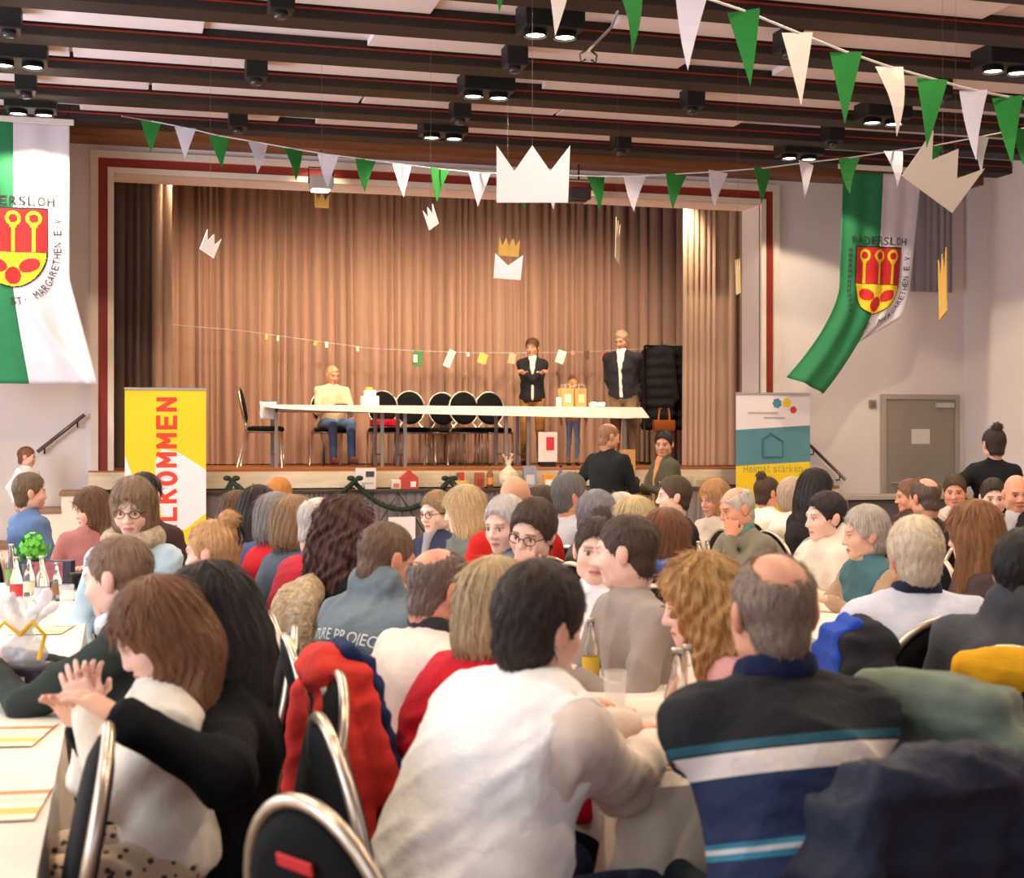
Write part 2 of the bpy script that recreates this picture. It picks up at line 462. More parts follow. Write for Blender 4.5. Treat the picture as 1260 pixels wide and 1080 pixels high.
# shelf that carries the prizes, with a grey skirt below
shelf = empty('prize_shelf', (3.6, RY1 - 0.33, 0), 0, 'long dark shelf along the stage front with grey pleated skirt', 'shelf')
MB().rbox(-3.66, 3.5, -0.17, 0.12, 0.985, 1.015, 0.004).build('shelf_top', mat('shelf_dark', C(66, 58, 52), 0.5), shelf)
def pleats(name, x0, x1, z0, z1, y, pitch, amp, m, seed=0, parent=None, rows=5, gather=0.0):
    rr = np.random.RandomState(seed)
    xs = [x0]; 
    while xs[-1] < x1: xs.append(xs[-1] + pitch / 9.0)
    xs = np.array(xs); n = len(xs)
    prof = np.zeros(n); i0 = 0
    while i0 < n:                                     # pleats of uneven width and depth with narrow deep gaps between
        wd = max(4, int(8 * (0.45 + 1.1 * rr.rand() ** 1.4))); dep = amp * (0.6 + 1.0 * rr.rand())
        k = np.arange(min(wd, n - i0)) / float(wd)
        prof[i0:i0 + wd] = -dep * (np.sin(np.pi * k) ** 0.55) + amp * 0.5
        i0 += wd
    V = []
    for j in range(rows):
        t = j / (rows - 1.0)
        z = z1 + (z0 - z1) * t
        k = 0.75 + 0.25 * t
        V.append(np.stack([xs + 0.02 * t * np.sin(xs * 3 + seed), y + prof * k, np.full(n, z)], 1))
    V = np.concatenate(V)
    i = np.arange(n - 1)
    Q = np.concatenate([np.stack([j * n + i, (j + 1) * n + i, (j + 1) * n + i + 1, j * n + i + 1], 1) for j in range(rows - 1)])
    me = np_mesh(name, V, Q, True, [m])
    return link(name, me, parent)
sk = pleats('skirt', -3.64, 3.48, 0.02, 0.985, -0.12, 0.09, 0.018, mat('skirt_grey', C(132, 124, 122), 0.85, nscale=6, namt=0.08), 3, shelf)
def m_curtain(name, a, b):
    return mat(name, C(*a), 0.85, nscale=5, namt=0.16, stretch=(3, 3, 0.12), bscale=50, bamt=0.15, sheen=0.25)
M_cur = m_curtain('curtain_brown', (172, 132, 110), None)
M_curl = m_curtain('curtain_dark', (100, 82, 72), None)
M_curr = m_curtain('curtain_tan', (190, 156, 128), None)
tag(pleats('stage_curtain', -1.5, 8.7, 1.235, 4.95, 19.05, 0.17, 0.115, M_cur, 11, rows=4), 'wide brown pleated curtain across the back of the stage', 'curtain')
cl = empty('side_curtain', (0, 0, 0), 0, 'dark brown pleated side curtain at the stage edge by the yellow banner', 'curtain')
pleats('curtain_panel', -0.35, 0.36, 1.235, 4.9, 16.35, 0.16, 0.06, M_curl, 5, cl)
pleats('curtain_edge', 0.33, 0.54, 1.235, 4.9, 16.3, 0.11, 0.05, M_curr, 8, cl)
cr_ = empty('side_curtain', (0, 0, 0), 0, 'tan pleated side curtain at the stage edge by the coat rack', 'curtain')
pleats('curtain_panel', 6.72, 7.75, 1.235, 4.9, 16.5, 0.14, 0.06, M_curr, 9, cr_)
# stairs at both sides with handrails
M_tread = mat('tread_wood', C(140, 104, 76), 0.5, nscale=4, namt=0.2)
def stairs(xtop, sgn, label, label2, hr):
    t = empty('stairs', (xtop, RY1 - 0.5, 0), 0, label, 'stairs')
    for i in range(6):
        zt = 1.2 - (i + 1) * 0.17
        a, b = sgn * (i * 0.24), sgn * ((i + 1) * 0.24 + 0.02)
        MB().rbox(min(a, b), max(a, b), -0.4, 0.42, zt - 0.035, zt, 0.004).build('tread', M_tread, t)
        a, b = sgn * (i * 0.24), sgn * ((i + 1) * 0.24)
        MB().box(min(a, b), max(a, b), -0.38, 0.42, 0.0, zt - 0.036).build('riser_block', M_cream, t)
    h = empty('handrail', (0, 0, 0), 0, label2, 'handrail')
    (p0, p1) = [at_Y(px, py, RY1 - 0.09) for px, py in hr]
    d = (p1 - p0)
    MB().tube([p0, p1], 0.02).build('rail', mat('rail_metal', C(112, 98, 92), 0.4, 0.6), h, True)
    for k in (0.15, 0.85):
        q = p0 + d * k
        MB().tube([q, q + Vector((0, 0, -0.07)), q + Vector((0, 0.09, -0.07))], 0.008).build('bracket', M_black, h, True)
stairs(OX0 - 0.25, -1, 'wooden steps with cream sides up to the stage by the white wall', 'metal handrail on the bright wall above the steps by the green and white flag', ((46, 556), (104, 510)))
stairs(OX1 + 0.3, 1, 'wooden steps with cream sides up to the stage behind the teal and yellow banner', 'dark handrail on the wall beside the grey door', ((994, 545), (1040, 590)))

# low counter in front of the door
cc = empty('counter', (0, 0, 0), 0, 'low dark grey counter with pale top in front of the grey door', 'counter')
a = at_Y(1030, 612, 14.4); b = at_Y(1186, 612, 14.4)
MB().rbox(a.x, b.x + 0.6, 14.2, 14.75, 0.88, 0.93, 0.006).build('counter_top', mat('counter_top', C(168, 158, 148), 0.5), cc)
w = (b.x + 0.5 - a.x) / 3
for k in range(3):
    MB().rbox(a.x + 0.03 + k * w + 0.03, a.x + (k + 1) * w, 14.26, 14.3, 0.05, 0.87, 0.006).build('front_panel', mat('counter_grey', C(84, 82, 84), 0.5), cc)
    MB().box(a.x + k * w - 0.01, a.x + 0.03 + k * w + 0.02, 14.24, 14.3, 0.0, 0.88).build('post', mat('counter_post', C(160, 152, 146), 0.5), cc)
MB().box(a.x + 0.03, b.x + 0.5, 14.31, 14.7, 0.0, 0.87).build('body', M_dark, cc)

# grey drape hanging on the stage wall at the right
g0 = at_Y(1120, 250, RY1 - 0.12); g1 = at_Y(1170, 360, RY1 - 0.12)
tag(pleats('wall_drape', g0.x, g1.x, g1.z, 4.6, RY1 - 0.12, 0.16, 0.035, mat('drape_grey', C(150, 146, 150), 0.8, nscale=6, namt=0.06), 21), 'plain grey drape hanging on the wall behind the blown flag', 'drape')

# two hanging stage spots, and an unseen lamp bar added to light the curtain
M_case = mat('spot_case', C(70, 64, 60), 0.5)
for i, (px, py, lab) in enumerate(((395, 226, 'small white stage floodlight hanging below the frame with glowing lamp'), (712, 240, 'black stage spotlight hanging beside the big white crown'))):
    p = at_Y(px, py, RY1 - 0.35)
    t = empty('stage_spotlight', p, 0, lab, 'spotlight')
    MB().rbox(-0.12, 0.12, -0.09, 0.09, -0.06, 0.08, 0.015).build('housing', M_case if i else mat('spot_white', C(190, 182, 176), 0.5), t)
    MB().rbox(-0.09, 0.09, -0.02, 0.12, -0.075, -0.06, 0.004).build('lamp', M_lamp if i == 0 else mat('glass_dark', C(60, 60, 60), 0.2), t)
    MB().tube([(-0.13, 0, 0), (-0.13, 0, 0.17), (0.13, 0, 0.17), (0.13, 0, 0)], 0.008).build('bracket', M_black, t, True)
    MB().tube([(0, 0, 0.17), (0, 0, RZ - p.z - 0.1)], 0.01).build('rod', M_black, t, True)
def spot(loc, target, power, col, size=60, blend=0.7, soft=0.25):
    d = bpy.data.lights.new('stage_light', 'SPOT'); d.energy = power; d.color = col; d.spot_size = R(size); d.spot_blend = blend; d.shadow_soft_size = soft
    o = bpy.data.objects.new('stage_light', d); COL.objects.link(o); o.location = loc
    o.rotation_euler = (Vector(target) - Vector(loc)).to_track_quat('-Z', 'Y').to_euler()
bt = empty('added_batten', (3.6, 16.25, 4.62), 0, 'added black bar of stage lamps, unseen behind the top of the stage opening', 'stage lights')  # unseen lamp bar, added to light the curtain and people from the front
MB().tube([(-3.6, 0, 0.1), (3.6, 0, 0.1)], 0.025).build('bar', M_black, bt, True)
for k in range(6):
    lx_ = -3.0 + k * 1.2
    MB().lathe([(0.07, 0.08), (0.09, 0.0), (0.1, -0.1)], (0, 0, 0), 16, cap=False).build('lamp_can', M_case, bt, True, Matrix.Translation((lx_, 0, 0)) @ Matrix.Rotation(R(25), 4, 'X'))
    spot((3.6 + lx_, 16.3, 4.5), (3.6 + lx_ * 0.95, 18.6, 1.7), 210, (1, 0.80, 0.58), 110, 0.8, 0.12)
spot(at_Y(395, 232, RY1 - 0.35), (2.2, 19.0, 2.2), 260, (1, 0.78, 0.52), 90)
spot(at_Y(712, 248, RY1 - 0.35), (4.9, 19.0, 2.0), 260, (1, 0.78, 0.52), 90)
# ------------------------------------------------------------------ soft shapes: distance fields turned into meshes
class Field:
    def __init__(s, lo, hi, h):
        s.lo = np.array(lo, float); s.h = h
        n = np.ceil((np.array(hi, float) - s.lo) / h).astype(int) + 1
        s.n = n
        s.ax = [s.lo[i] + h * np.arange(n[i]) for i in range(3)]
        s.D = np.full(n, 0.5, np.float32)
    def block(s, lo, hi):
        a = np.clip(np.floor((np.array(lo) - s.lo) / s.h).astype(int), 0, s.n)
        b = np.clip(np.ceil((np.array(hi) - s.lo) / s.h).astype(int) + 1, 0, s.n)
        if (b <= a).any(): return None, None, None, None
        sl = tuple(slice(a[i], b[i]) for i in range(3))
        return sl, s.ax[0][sl[0]][:, None, None], s.ax[1][sl[1]][None, :, None], s.ax[2][sl[2]][None, None, :]
    def comb(s, sl, d, k):
        o = s.D[sl]
        if k > 0:
            hh = np.maximum(k - np.abs(o - d), 0) / k
            s.D[sl] = np.minimum(o, d) - hh * hh * k * 0.25
        else: s.D[sl] = np.minimum(o, d)
    def rc(s, a, b, r1, r2, k=0.03):
        a = np.array(a, float); b = np.array(b, float); m = max(r1, r2) + k + 2 * s.h
        sl, X, Y, Z = s.block(np.minimum(a, b) - m, np.maximum(a, b) + m)
        if sl is None: return
        d = b - a; L2 = max(d.dot(d), 1e-9)
        t = np.clip(((X - a[0]) * d[0] + (Y - a[1]) * d[1] + (Z - a[2]) * d[2]) / L2, 0, 1)
        dist = np.sqrt((X - a[0] - t * d[0]) ** 2 + (Y - a[1] - t * d[1]) ** 2 + (Z - a[2] - t * d[2]) ** 2) - (r1 + t * (r2 - r1))
        s.comb(sl, dist, k)
    def ell(s, c, r, M=None, k=0.03):
        c = np.array(c, float); r = np.array(r, float); m = r.max() + k + 2 * s.h
        sl, X, Y, Z = s.block(c - m, c + m)
        if sl is None: return
        s.comb(sl, ell_d(X, Y, Z, c, r, M), k)
    def mesh(s):
        return surface_nets(s.D, s.lo, s.h)

def ell_d(X, Y, Z, c, r, M=None):
    X = X - c[0]; Y = Y - c[1]; Z = Z - c[2]
    if M is not None:
        X, Y, Z = (M[0][0] * X + M[0][1] * Y + M[0][2] * Z, M[1][0] * X + M[1][1] * Y + M[1][2] * Z, M[2][0] * X + M[2][1] * Y + M[2][2] * Z)
    k0 = np.sqrt((X / r[0]) ** 2 + (Y / r[1]) ** 2 + (Z / r[2]) ** 2)
    k1 = np.sqrt((X / r[0] ** 2) ** 2 + (Y / r[1] ** 2) ** 2 + (Z / r[2] ** 2) ** 2)
    return k0 * (k0 - 1) / np.maximum(k1, 1e-6)

def surface_nets(D, lo, h):
    S = D < 0
    c = np.zeros(np.array(S.shape) - 1, np.int8)
    for i in (0, 1):
        for j in (0, 1):
            for k in (0, 1):
                c += S[i:S.shape[0] - 1 + i, j:S.shape[1] - 1 + j, k:S.shape[2] - 1 + k]
    ii, jj, kk = np.nonzero((c > 0) & (c < 8))
    n = len(ii)
    idx = np.full(c.shape, -1, np.int32); idx[ii, jj, kk] = np.arange(n)
    cor = {}
    for o in [(i, j, k) for i in (0, 1) for j in (0, 1) for k in (0, 1)]:
        cor[o] = D[ii + o[0], jj + o[1], kk + o[2]]
    P = np.zeros((n, 3)); cnt = np.zeros(n)
    for o1 in cor:
        for a in range(3):
            if o1[a]: continue
            o2 = list(o1); o2[a] = 1; o2 = tuple(o2)
            d1, d2 = cor[o1], cor[o2]
            x = (d1 < 0) != (d2 < 0)
            t = np.where(x, d1 / np.where(x, d1 - d2, 1), 0)
            for q in range(3):
                P[:, q] += np.where(x, (t if q == a else o1[q]), 0)
            cnt += x
    P /= np.maximum(cnt, 1)[:, None]
    V = lo + h * (P + np.stack([ii, jj, kk], 1))
    quads = []
    for a in range(3):
        b, e = (a + 1) % 3, (a + 2) % 3
        s1 = [slice(None)] * 3; s2 = [slice(None)] * 3
        s1[a] = slice(0, -1); s2[a] = slice(1, None)
        A, B = S[tuple(s1)], S[tuple(s2)]
        for flip, mask in ((False, A & ~B), (True, ~A & B)):
            p = np.stack(np.nonzero(mask), 1)
            ok = (p[:, b] > 0) & (p[:, e] > 0) & (p[:, b] < c.shape[b]) & (p[:, e] < c.shape[e])
            p = p[ok]
            q = []
            for (db, de) in ((-1, -1), (0, -1), (0, 0), (-1, 0)):
                r = p.copy(); r[:, b] += db; r[:, e] += de
                q.append(idx[r[:, 0], r[:, 1], r[:, 2]])
            q = np.stack(q, 1)
            if flip: q = q[:, ::-1]
            quads.append(q)
    Q = np.concatenate(quads)
    return V, Q[(Q >= 0).all(1)]

def vnormals(V, Q):
    n = np.cross(V[Q[:, 2]] - V[Q[:, 0]], V[Q[:, 3]] - V[Q[:, 1]])
    N = np.zeros_like(V)
    for k in range(4): np.add.at(N, Q[:, k], n)
    return N / np.maximum(np.linalg.norm(N, axis=1), 1e-9)[:, None]
def folds(V, Q, amp, fr=22.0, seed=0):
    rr = np.random.RandomState(seed); N = vnormals(V, Q)
    w = np.zeros(len(V))
    warp = 0.6 * np.sin(V @ (rr.randn(3) * 9) + rr.rand() * 6)
    for i in range(4):
        k = rr.randn(3); k[2] *= 1.6; k = k / np.linalg.norm(k) * fr * (0.6 + 0.5 * i)
        s = np.sin(V @ k + rr.rand() * 6 + warp * (2 + i))
        w += (1 - np.abs(s)) ** 1.5 / (1 + 0.6 * i) - 0.3
    return V + N * (amp * w)[:, None]

# ------------------------------------------------------------------ heads (face towards +y, origin between the ears)
def make_head(kind, h=0.0055):
    f = Field((-0.11, -0.13, -0.2), (0.11, 0.15, 0.14), h)
    jw = {'m': 1.0, 'f': 0.92, 'c': 0.97}[kind]; child = kind == 'c'
    f.ell((0, -0.012, 0.035), (0.074, 0.094, 0.086), k=0.0)
    f.ell((0, 0.025, -0.03), (0.059 * jw, 0.062, 0.082), k=0.04)
    f.ell((0, 0.062, -0.088 + (0.012 if child else 0)), (0.028 * jw, 0.022, 0.02), k=0.035)
    for s in (-1, 1):
        f.ell((s * 0.04 * jw, 0.048, -0.028), (0.026, 0.03, 0.026), k=0.03)
        f.ell((s * 0.05 * jw, 0.005, -0.065), (0.02, 0.035, 0.03), k=0.03)
    f.rc((-0.036, 0.074, 0.024), (0.036, 0.074, 0.024), 0.013, 0.013, 0.02)
    f.rc((0, 0.085, 0.012), (0, 0.104 - (0.008 if child else 0), -0.026), 0.008, 0.0115, 0.014)
    for s in (-1, 1): f.ell((s * 0.012, 0.094, -0.03), (0.009, 0.011, 0.008), k=0.008)
    for s in (-1, 1):                                   # eye hollows, then eyeballs
        c = (s * 0.031, 0.098, 0.004)
        sl, X, Y, Z = f.block(np.array(c) - 0.03, np.array(c) + 0.03)
        d = ell_d(X, Y, Z, c, (0.02, 0.02, 0.0135)); o = f.D[sl]
        k = 0.008; hh = np.maximum(k - np.abs(o + d), 0) / k
        f.D[sl] = np.maximum(o, -d) + hh * hh * k * 0.25
        f.ell((s * 0.031, 0.0735, 0.004), (0.0135, 0.0135, 0.0125), k=0.002)
    f.rc((-0.018, 0.082, -0.057), (0, 0.0885, -0.0555), 0.0055, 0.0065, 0.006); f.rc((0.018, 0.082, -0.057), (0, 0.0885, -0.0555), 0.0055, 0.0065, 0.006)
    f.rc((-0.015, 0.081, -0.0675), (0, 0.0855, -0.069), 0.0055, 0.007, 0.006); f.rc((0.015, 0.081, -0.0675), (0, 0.0855, -0.069), 0.0055, 0.007, 0.006)
    for s in (-1, 1):
        f.ell((s * 0.078, -0.01, -0.004), (0.009, 0.02, 0.033), k=0.008)
        f.ell((s * 0.083, -0.018, 0.004), (0.007, 0.015, 0.024), k=0.006)
    nr = {'m': 0.054, 'f': 0.045, 'c': 0.043}[kind]
    f.rc((0, -0.025, -0.05), (0, -0.045, -0.19), nr, nr + 0.006, 0.03)
    V, Q = f.mesh()
    T = np.ones((len(V), 3))
    x, y, z = np.abs(V[:, 0]), V[:, 1], V[:, 2]
    def put(m, c, w=None):
        m = np.clip(m, 0, 1)[:, None]; T[:] = T * (1 - m) + np.array(c) * m
    lips = ((V[:, 0] / 0.024) ** 2 + ((z + 0.062) / 0.012) ** 2 < 1) & (y > 0.07)
    put(lips * 0.8, (0.85, 0.5, 0.5))
    put(((np.abs(z + 0.0622) < 0.0028) & (x < 0.022) & (y > 0.07)) * 1.0, (0.35, 0.15, 0.13))
    put((((x - 0.032) / 0.022) ** 2 + ((z - 0.026) / 0.0055) ** 2 < 1) * (y > 0.05) * (0.75 if kind != 'f' else 0.6), (0.22, 0.15, 0.11))
    eye = (((x - 0.031) / 0.0145) ** 2 + ((z - 0.004) / 0.0075) ** 2 < 1) & (y > 0.06)
    put(eye * 1.0, (0.95, 1.05, 1.15))
    put((((x - 0.031) / 0.0075) ** 2 + ((z - 0.004) / 0.0075) ** 2 < 1) * (y > 0.06) * 1.0, (0.13, 0.09, 0.07))
    put((((x - 0.031) / 0.018) ** 2 + ((z - 0.0115) / 0.0035) ** 2 < 1) * (y > 0.06) * 0.8, (0.3, 0.2, 0.17))
    put(np.exp(-(((x - 0.045) / 0.02) ** 2 + ((z + 0.03) / 0.02) ** 2)) * (y > 0.03) * 0.35, (1.0, 0.72, 0.68))
    put((x > 0.074) * 0.4, (1.0, 0.75, 0.7))
    return V, Q, T
HEADS = {k: make_head(k) for k in 'mfc'}

# ------------------------------------------------------------------ hair, one mesh per style in head space
HAIR = {}
def hair_mesh(style):
    if style in HAIR: return HAIR[style]
    h = 0.006
    low = {'long': -0.42, 'longcurl': -0.42, 'vlong': -0.5, 'pony': -0.3, 'bob': -0.16, 'mid': -0.24, 'girl': -0.34}.get(style, -0.13)
    f = Field((-0.17, -0.2, low - 0.02), (0.17, 0.13, 0.19), h)
    X, Y, Z = f.ax[0][:, None, None], f.ax[1][None, :, None], f.ax[2][None, None, :]
    X, Y, Z = np.broadcast_arrays(X, Y, Z)
    def E(e, top=0.0, c=(0, -0.012, 0.035)): return ell_d(X, Y, Z, c, (0.075 + e, 0.095 + e, 0.087 + e + top))
    def sm(a, b, k): q = np.maximum(k - np.abs(a - b), 0) / k; return np.minimum(a, b) - q * q * k * 0.25
    plane = -0.86 * (Y - 0.074) + 0.5 * (Z - 0.066)           # > 0 behind the hair line
    face = ell_d(X, Y, Z, (0, 0.125, -0.045), (0.066, 0.088, 0.125))
    nape = ell_d(X, Y, Z, (0, -0.036, -0.05), (0.056, 0.054, 0.05))
    earc = ell_d(X, Y, Z, (0, 0.01, -0.03), (0.12, 0.035, 0.035))
    if style in ('short', 'crop', 'thin', 'crown', 'ring', 'bun', 'pony', 'thick'):
        e = {'short': 0.009, 'crop': 0.005, 'thin': 0.004, 'crown': 0.006, 'ring': 0.005, 'bun': 0.008, 'pony': 0.008, 'thick': 0.015}[style]
        d = sm(E(e, 0.008 if style in ('short', 'thick') else 0.0), nape - (0.003 if style != 'thick' else 0.01), 0.03)
        d = np.maximum(d, -plane)
        if style in ('crown', 'short', 'crop', 'thin', 'ring', 'thick'): d = np.maximum(d, -earc)
        d = np.maximum(d, -(Z + (0.085 if style != 'thick' else 0.1)))
        if style == 'crown': d = np.maximum(d, -ell_d(X, Y, Z, (0, -0.06, 0.1), (0.056, 0.064, 0.06)) - 0.0015 * np.sin(X * 130 + 2 * np.sin(Y * 90)))
        if style == 'ring': d = np.maximum(d, -ell_d(X, Y, Z, (0, 0.03, 0.14), (0.075, 0.13, 0.085)))
        if style == 'thin': d = np.maximum(d, -ell_d(X, Y, Z, (0, 0.09, 0.12), (0.06, 0.075, 0.06)))
        if style == 'bun': d = sm(d, np.sqrt(X ** 2 + (Y + 0.075) ** 2 + (Z - 0.12) ** 2) - 0.038, 0.012)
        if style == 'pony':
            t = np.clip((0.05 - Z) / 0.28, 0, 1)
            d = sm(d, np.sqrt(X ** 2 + (Y + 0.115 + 0.05 * np.sin(t * 2.4)) ** 2 + np.where(Z > 0.06, (Z - 0.06) ** 2, np.where(Z < -0.25, (Z + 0.25) ** 2, 0))) - (0.03 - 0.012 * t), 0.02)
    else:
        e = {'bob': 0.02, 'mid': 0.02, 'long': 0.018, 'vlong': 0.02, 'longcurl': 0.026, 'girl': 0.014}[style]
        d = E(e, 0.004)
        w = {'bob': 0.1, 'mid': 0.105, 'long': 0.1, 'vlong': 0.105, 'longcurl': 0.125, 'girl': 0.095}[style]
        d = sm(d, ell_d(X, Y, Z, (0, -0.025, -0.04), (w, 0.098, 0.13)), 0.03)
        if style == 'bob': d = np.maximum(d, -(Z + 0.115 - 0.1 * np.maximum(0, -Y)))
        if style == 'mid': d = np.maximum(sm(d, ell_d(X, Y, Z, (0, -0.05, -0.12), (0.11, 0.075, 0.11)), 0.03), -(Z + 0.2))
        if style in ('long', 'vlong', 'longcurl', 'girl'):
            L = {'long': 0.24, 'vlong': 0.3, 'longcurl': 0.25, 'girl': 0.2}[style]
            wd = {'long': 0.115, 'vlong': 0.125, 'longcurl': 0.145, 'girl': 0.1}[style]
            d = sm(d, ell_d(X, Y, Z, (0, -0.075, -0.06 - L * 0.5), (wd, 0.06, L * 0.85)), 0.04)
            for s in (-1, 1):
                if style != 'girl': d = sm(d, ell_d(X, Y, Z, (s * 0.085, -0.005, -0.06 - L * 0.35), (0.035, 0.045, L * 0.6)), 0.03)
        d = np.maximum(d, -face)
        d = np.maximum(d, -(plane + 0.06 + 0.3 * np.maximum(0, -Z)))
        neck = np.sqrt(X ** 2 + (Y - 0.02) ** 2) - 0.052
        d = np.where(Z < -0.05, np.maximum(d, -neck), d)
    ph = np.arctan2(X, Y + 0.02)
    if style == 'longcurl': d = d + 0.010 * np.sin(ph * 9 + Z * 30 + 2 * np.sin(Z * 45)) * np.sin(Z * 50 + ph * 4) + 0.004 * np.sin(ph * 30 + Z * 60)
    elif style in ('short', 'thick', 'crop', 'thin', 'crown', 'ring'): d = d + 0.0009 * np.sin(ph * 23 + 3 * np.sin(Z * 40)) + 0.001 * np.sin(X * 160 + Y * 90 + 2 * np.sin(Z * 80))
    else: d = d + 0.0016 * np.sin(ph * 24 + 2 * np.sin(Z * 14)) + 0.001 * np.sin(ph * 55 + 3 * np.sin(Z * 22))
    f.D = d.astype(np.float32)
    f.D[0], f.D[-1], f.D[:, 0], f.D[:, -1], f.D[:, :, 0], f.D[:, :, -1] = (0.1,) * 6
    V, Q = f.mesh()
    # loose strands lying on the surface break up the smooth outline
    rr = np.random.RandomState(len(style) * 7 + len(V) % 97); Nn = vnormals(V, Q)
    n = {'crop': 1500, 'ring': 900, 'crown': 1600, 'thin': 1000}.get(style, 2600); n = int(n * (1.5 if low < -0.2 else 1))
    ix = rr.randint(0, len(V), n); p = V[ix]; nn = Nn[ix]
    fl = p - np.array((0.0, -0.045, 0.13)); fl = fl / np.maximum(np.linalg.norm(fl, axis=1), 1e-6)[:, None]
    dwn = np.clip((0.05 - p[:, 2:3]) / 0.12, 0, 1); fl = fl * (1 - dwn) + np.array((0, -0.1, -1.0)) * dwn
    fl = fl + rr.randn(n, 3) * (0.3 if low > -0.15 else 0.14)
    fl = fl - nn * (fl * nn).sum(1)[:, None]; fl = fl / np.maximum(np.linalg.norm(fl, axis=1), 1e-6)[:, None]
    sd = np.cross(fl, nn); sd = sd / np.maximum(np.linalg.norm(sd, axis=1), 1e-6)[:, None]
    L = (0.018 + 0.03 * rr.rand(n)) * (0.7 if low > -0.15 else 1.5); L = L * (0.55 if style == 'longcurl' else 1); lift = (0.0006 + 0.0022 * rr.rand(n)); wd = 0.0008 + 0.0009 * rr.rand(n)
    keep = (p[:, 2] > low + 0.01) & ~((p[:, 1] > 0.03) & (p[:, 2] < 0.055) & (np.abs(p[:, 0]) < 0.085))
    rows = []
    for k, wf in ((0.0, 0.8), (0.4, 1.0), (0.75, 0.75), (1.0, 0.15)):
        c = p + fl * (L * k)[:, None] + nn * (lift * (0.3 + 2.2 * k - 1.6 * k * k) - L * L * k * k * 2.0)[:, None]
        rows.append(c - sd * (wd * wf)[:, None]); rows.append(c + sd * (wd * wf)[:, None])
    S_ = np.stack(rows, 1)[keep].reshape(-1, 3); m_ = int(keep.sum())
    b_ = len(V) + 8 * np.arange(m_)[:, None]
    Qs_ = np.concatenate([b_ + np.array([[0, 1, 3, 2]]) + 2 * k for k in range(3)])
    HAIR[style] = (np.concatenate([V, S_]), np.concatenate([Q, Qs_]))
    return HAIR[style]

# ------------------------------------------------------------------ hands (right hand: palm down, fingers +y, thumb at -x)
HANDS = {}
def hand_mesh(pose):
    if pose in HANDS: return HANDS[pose]
    f = Field((-0.1, -0.05, -0.1), (0.07, 0.21, 0.05), 0.0042)
    curl = {'relaxed': 14, 'flat': 4, 'fist': 62}[pose]
    f.rc((0, -0.04, 0), (0, 0.01, 0), 0.026, 0.024, 0.02)
    f.ell((-0.002, 0.045, 0), (0.041, 0.052, 0.0155), k=0.02)
    for i, (x, L) in enumerate(((-0.031, 0.072), (-0.0105, 0.08), (0.0105, 0.074), (0.0305, 0.058))):
        f.rc((x * 0.7, 0.03, 0), (x, 0.086, 0.002), 0.011, 0.0105, 0.012)
        p = np.array((x, 0.088 - (0.006 if i in (0, 3) else 0), 0.002)); a = curl * 0.6; spread = R((i - 1.5) * 4)
        for sgm, r in ((0.44, 0.0092), (0.31, 0.0085), (0.25, 0.0075)):
            q = p + L * sgm * np.array((math.sin(spread), math.cos(R(a)), -math.sin(R(a))))
            f.rc(p, q, r, r * 0.92, 0.004); p = q; a += curl
    a = np.array((-0.028, 0.02, -0.004)); b = np.array((-0.058, 0.055, -0.014)); c = np.array((-0.06, 0.085, -0.022 if pose != 'fist' else -0.04)); 
    if pose == 'fist': c = np.array((-0.035, 0.085, -0.045))
    f.rc(a, b, 0.014, 0.011, 0.012); f.rc(b, c, 0.0105, 0.0085, 0.005)
    HANDS[pose] = f.mesh()
    return HANDS[pose]

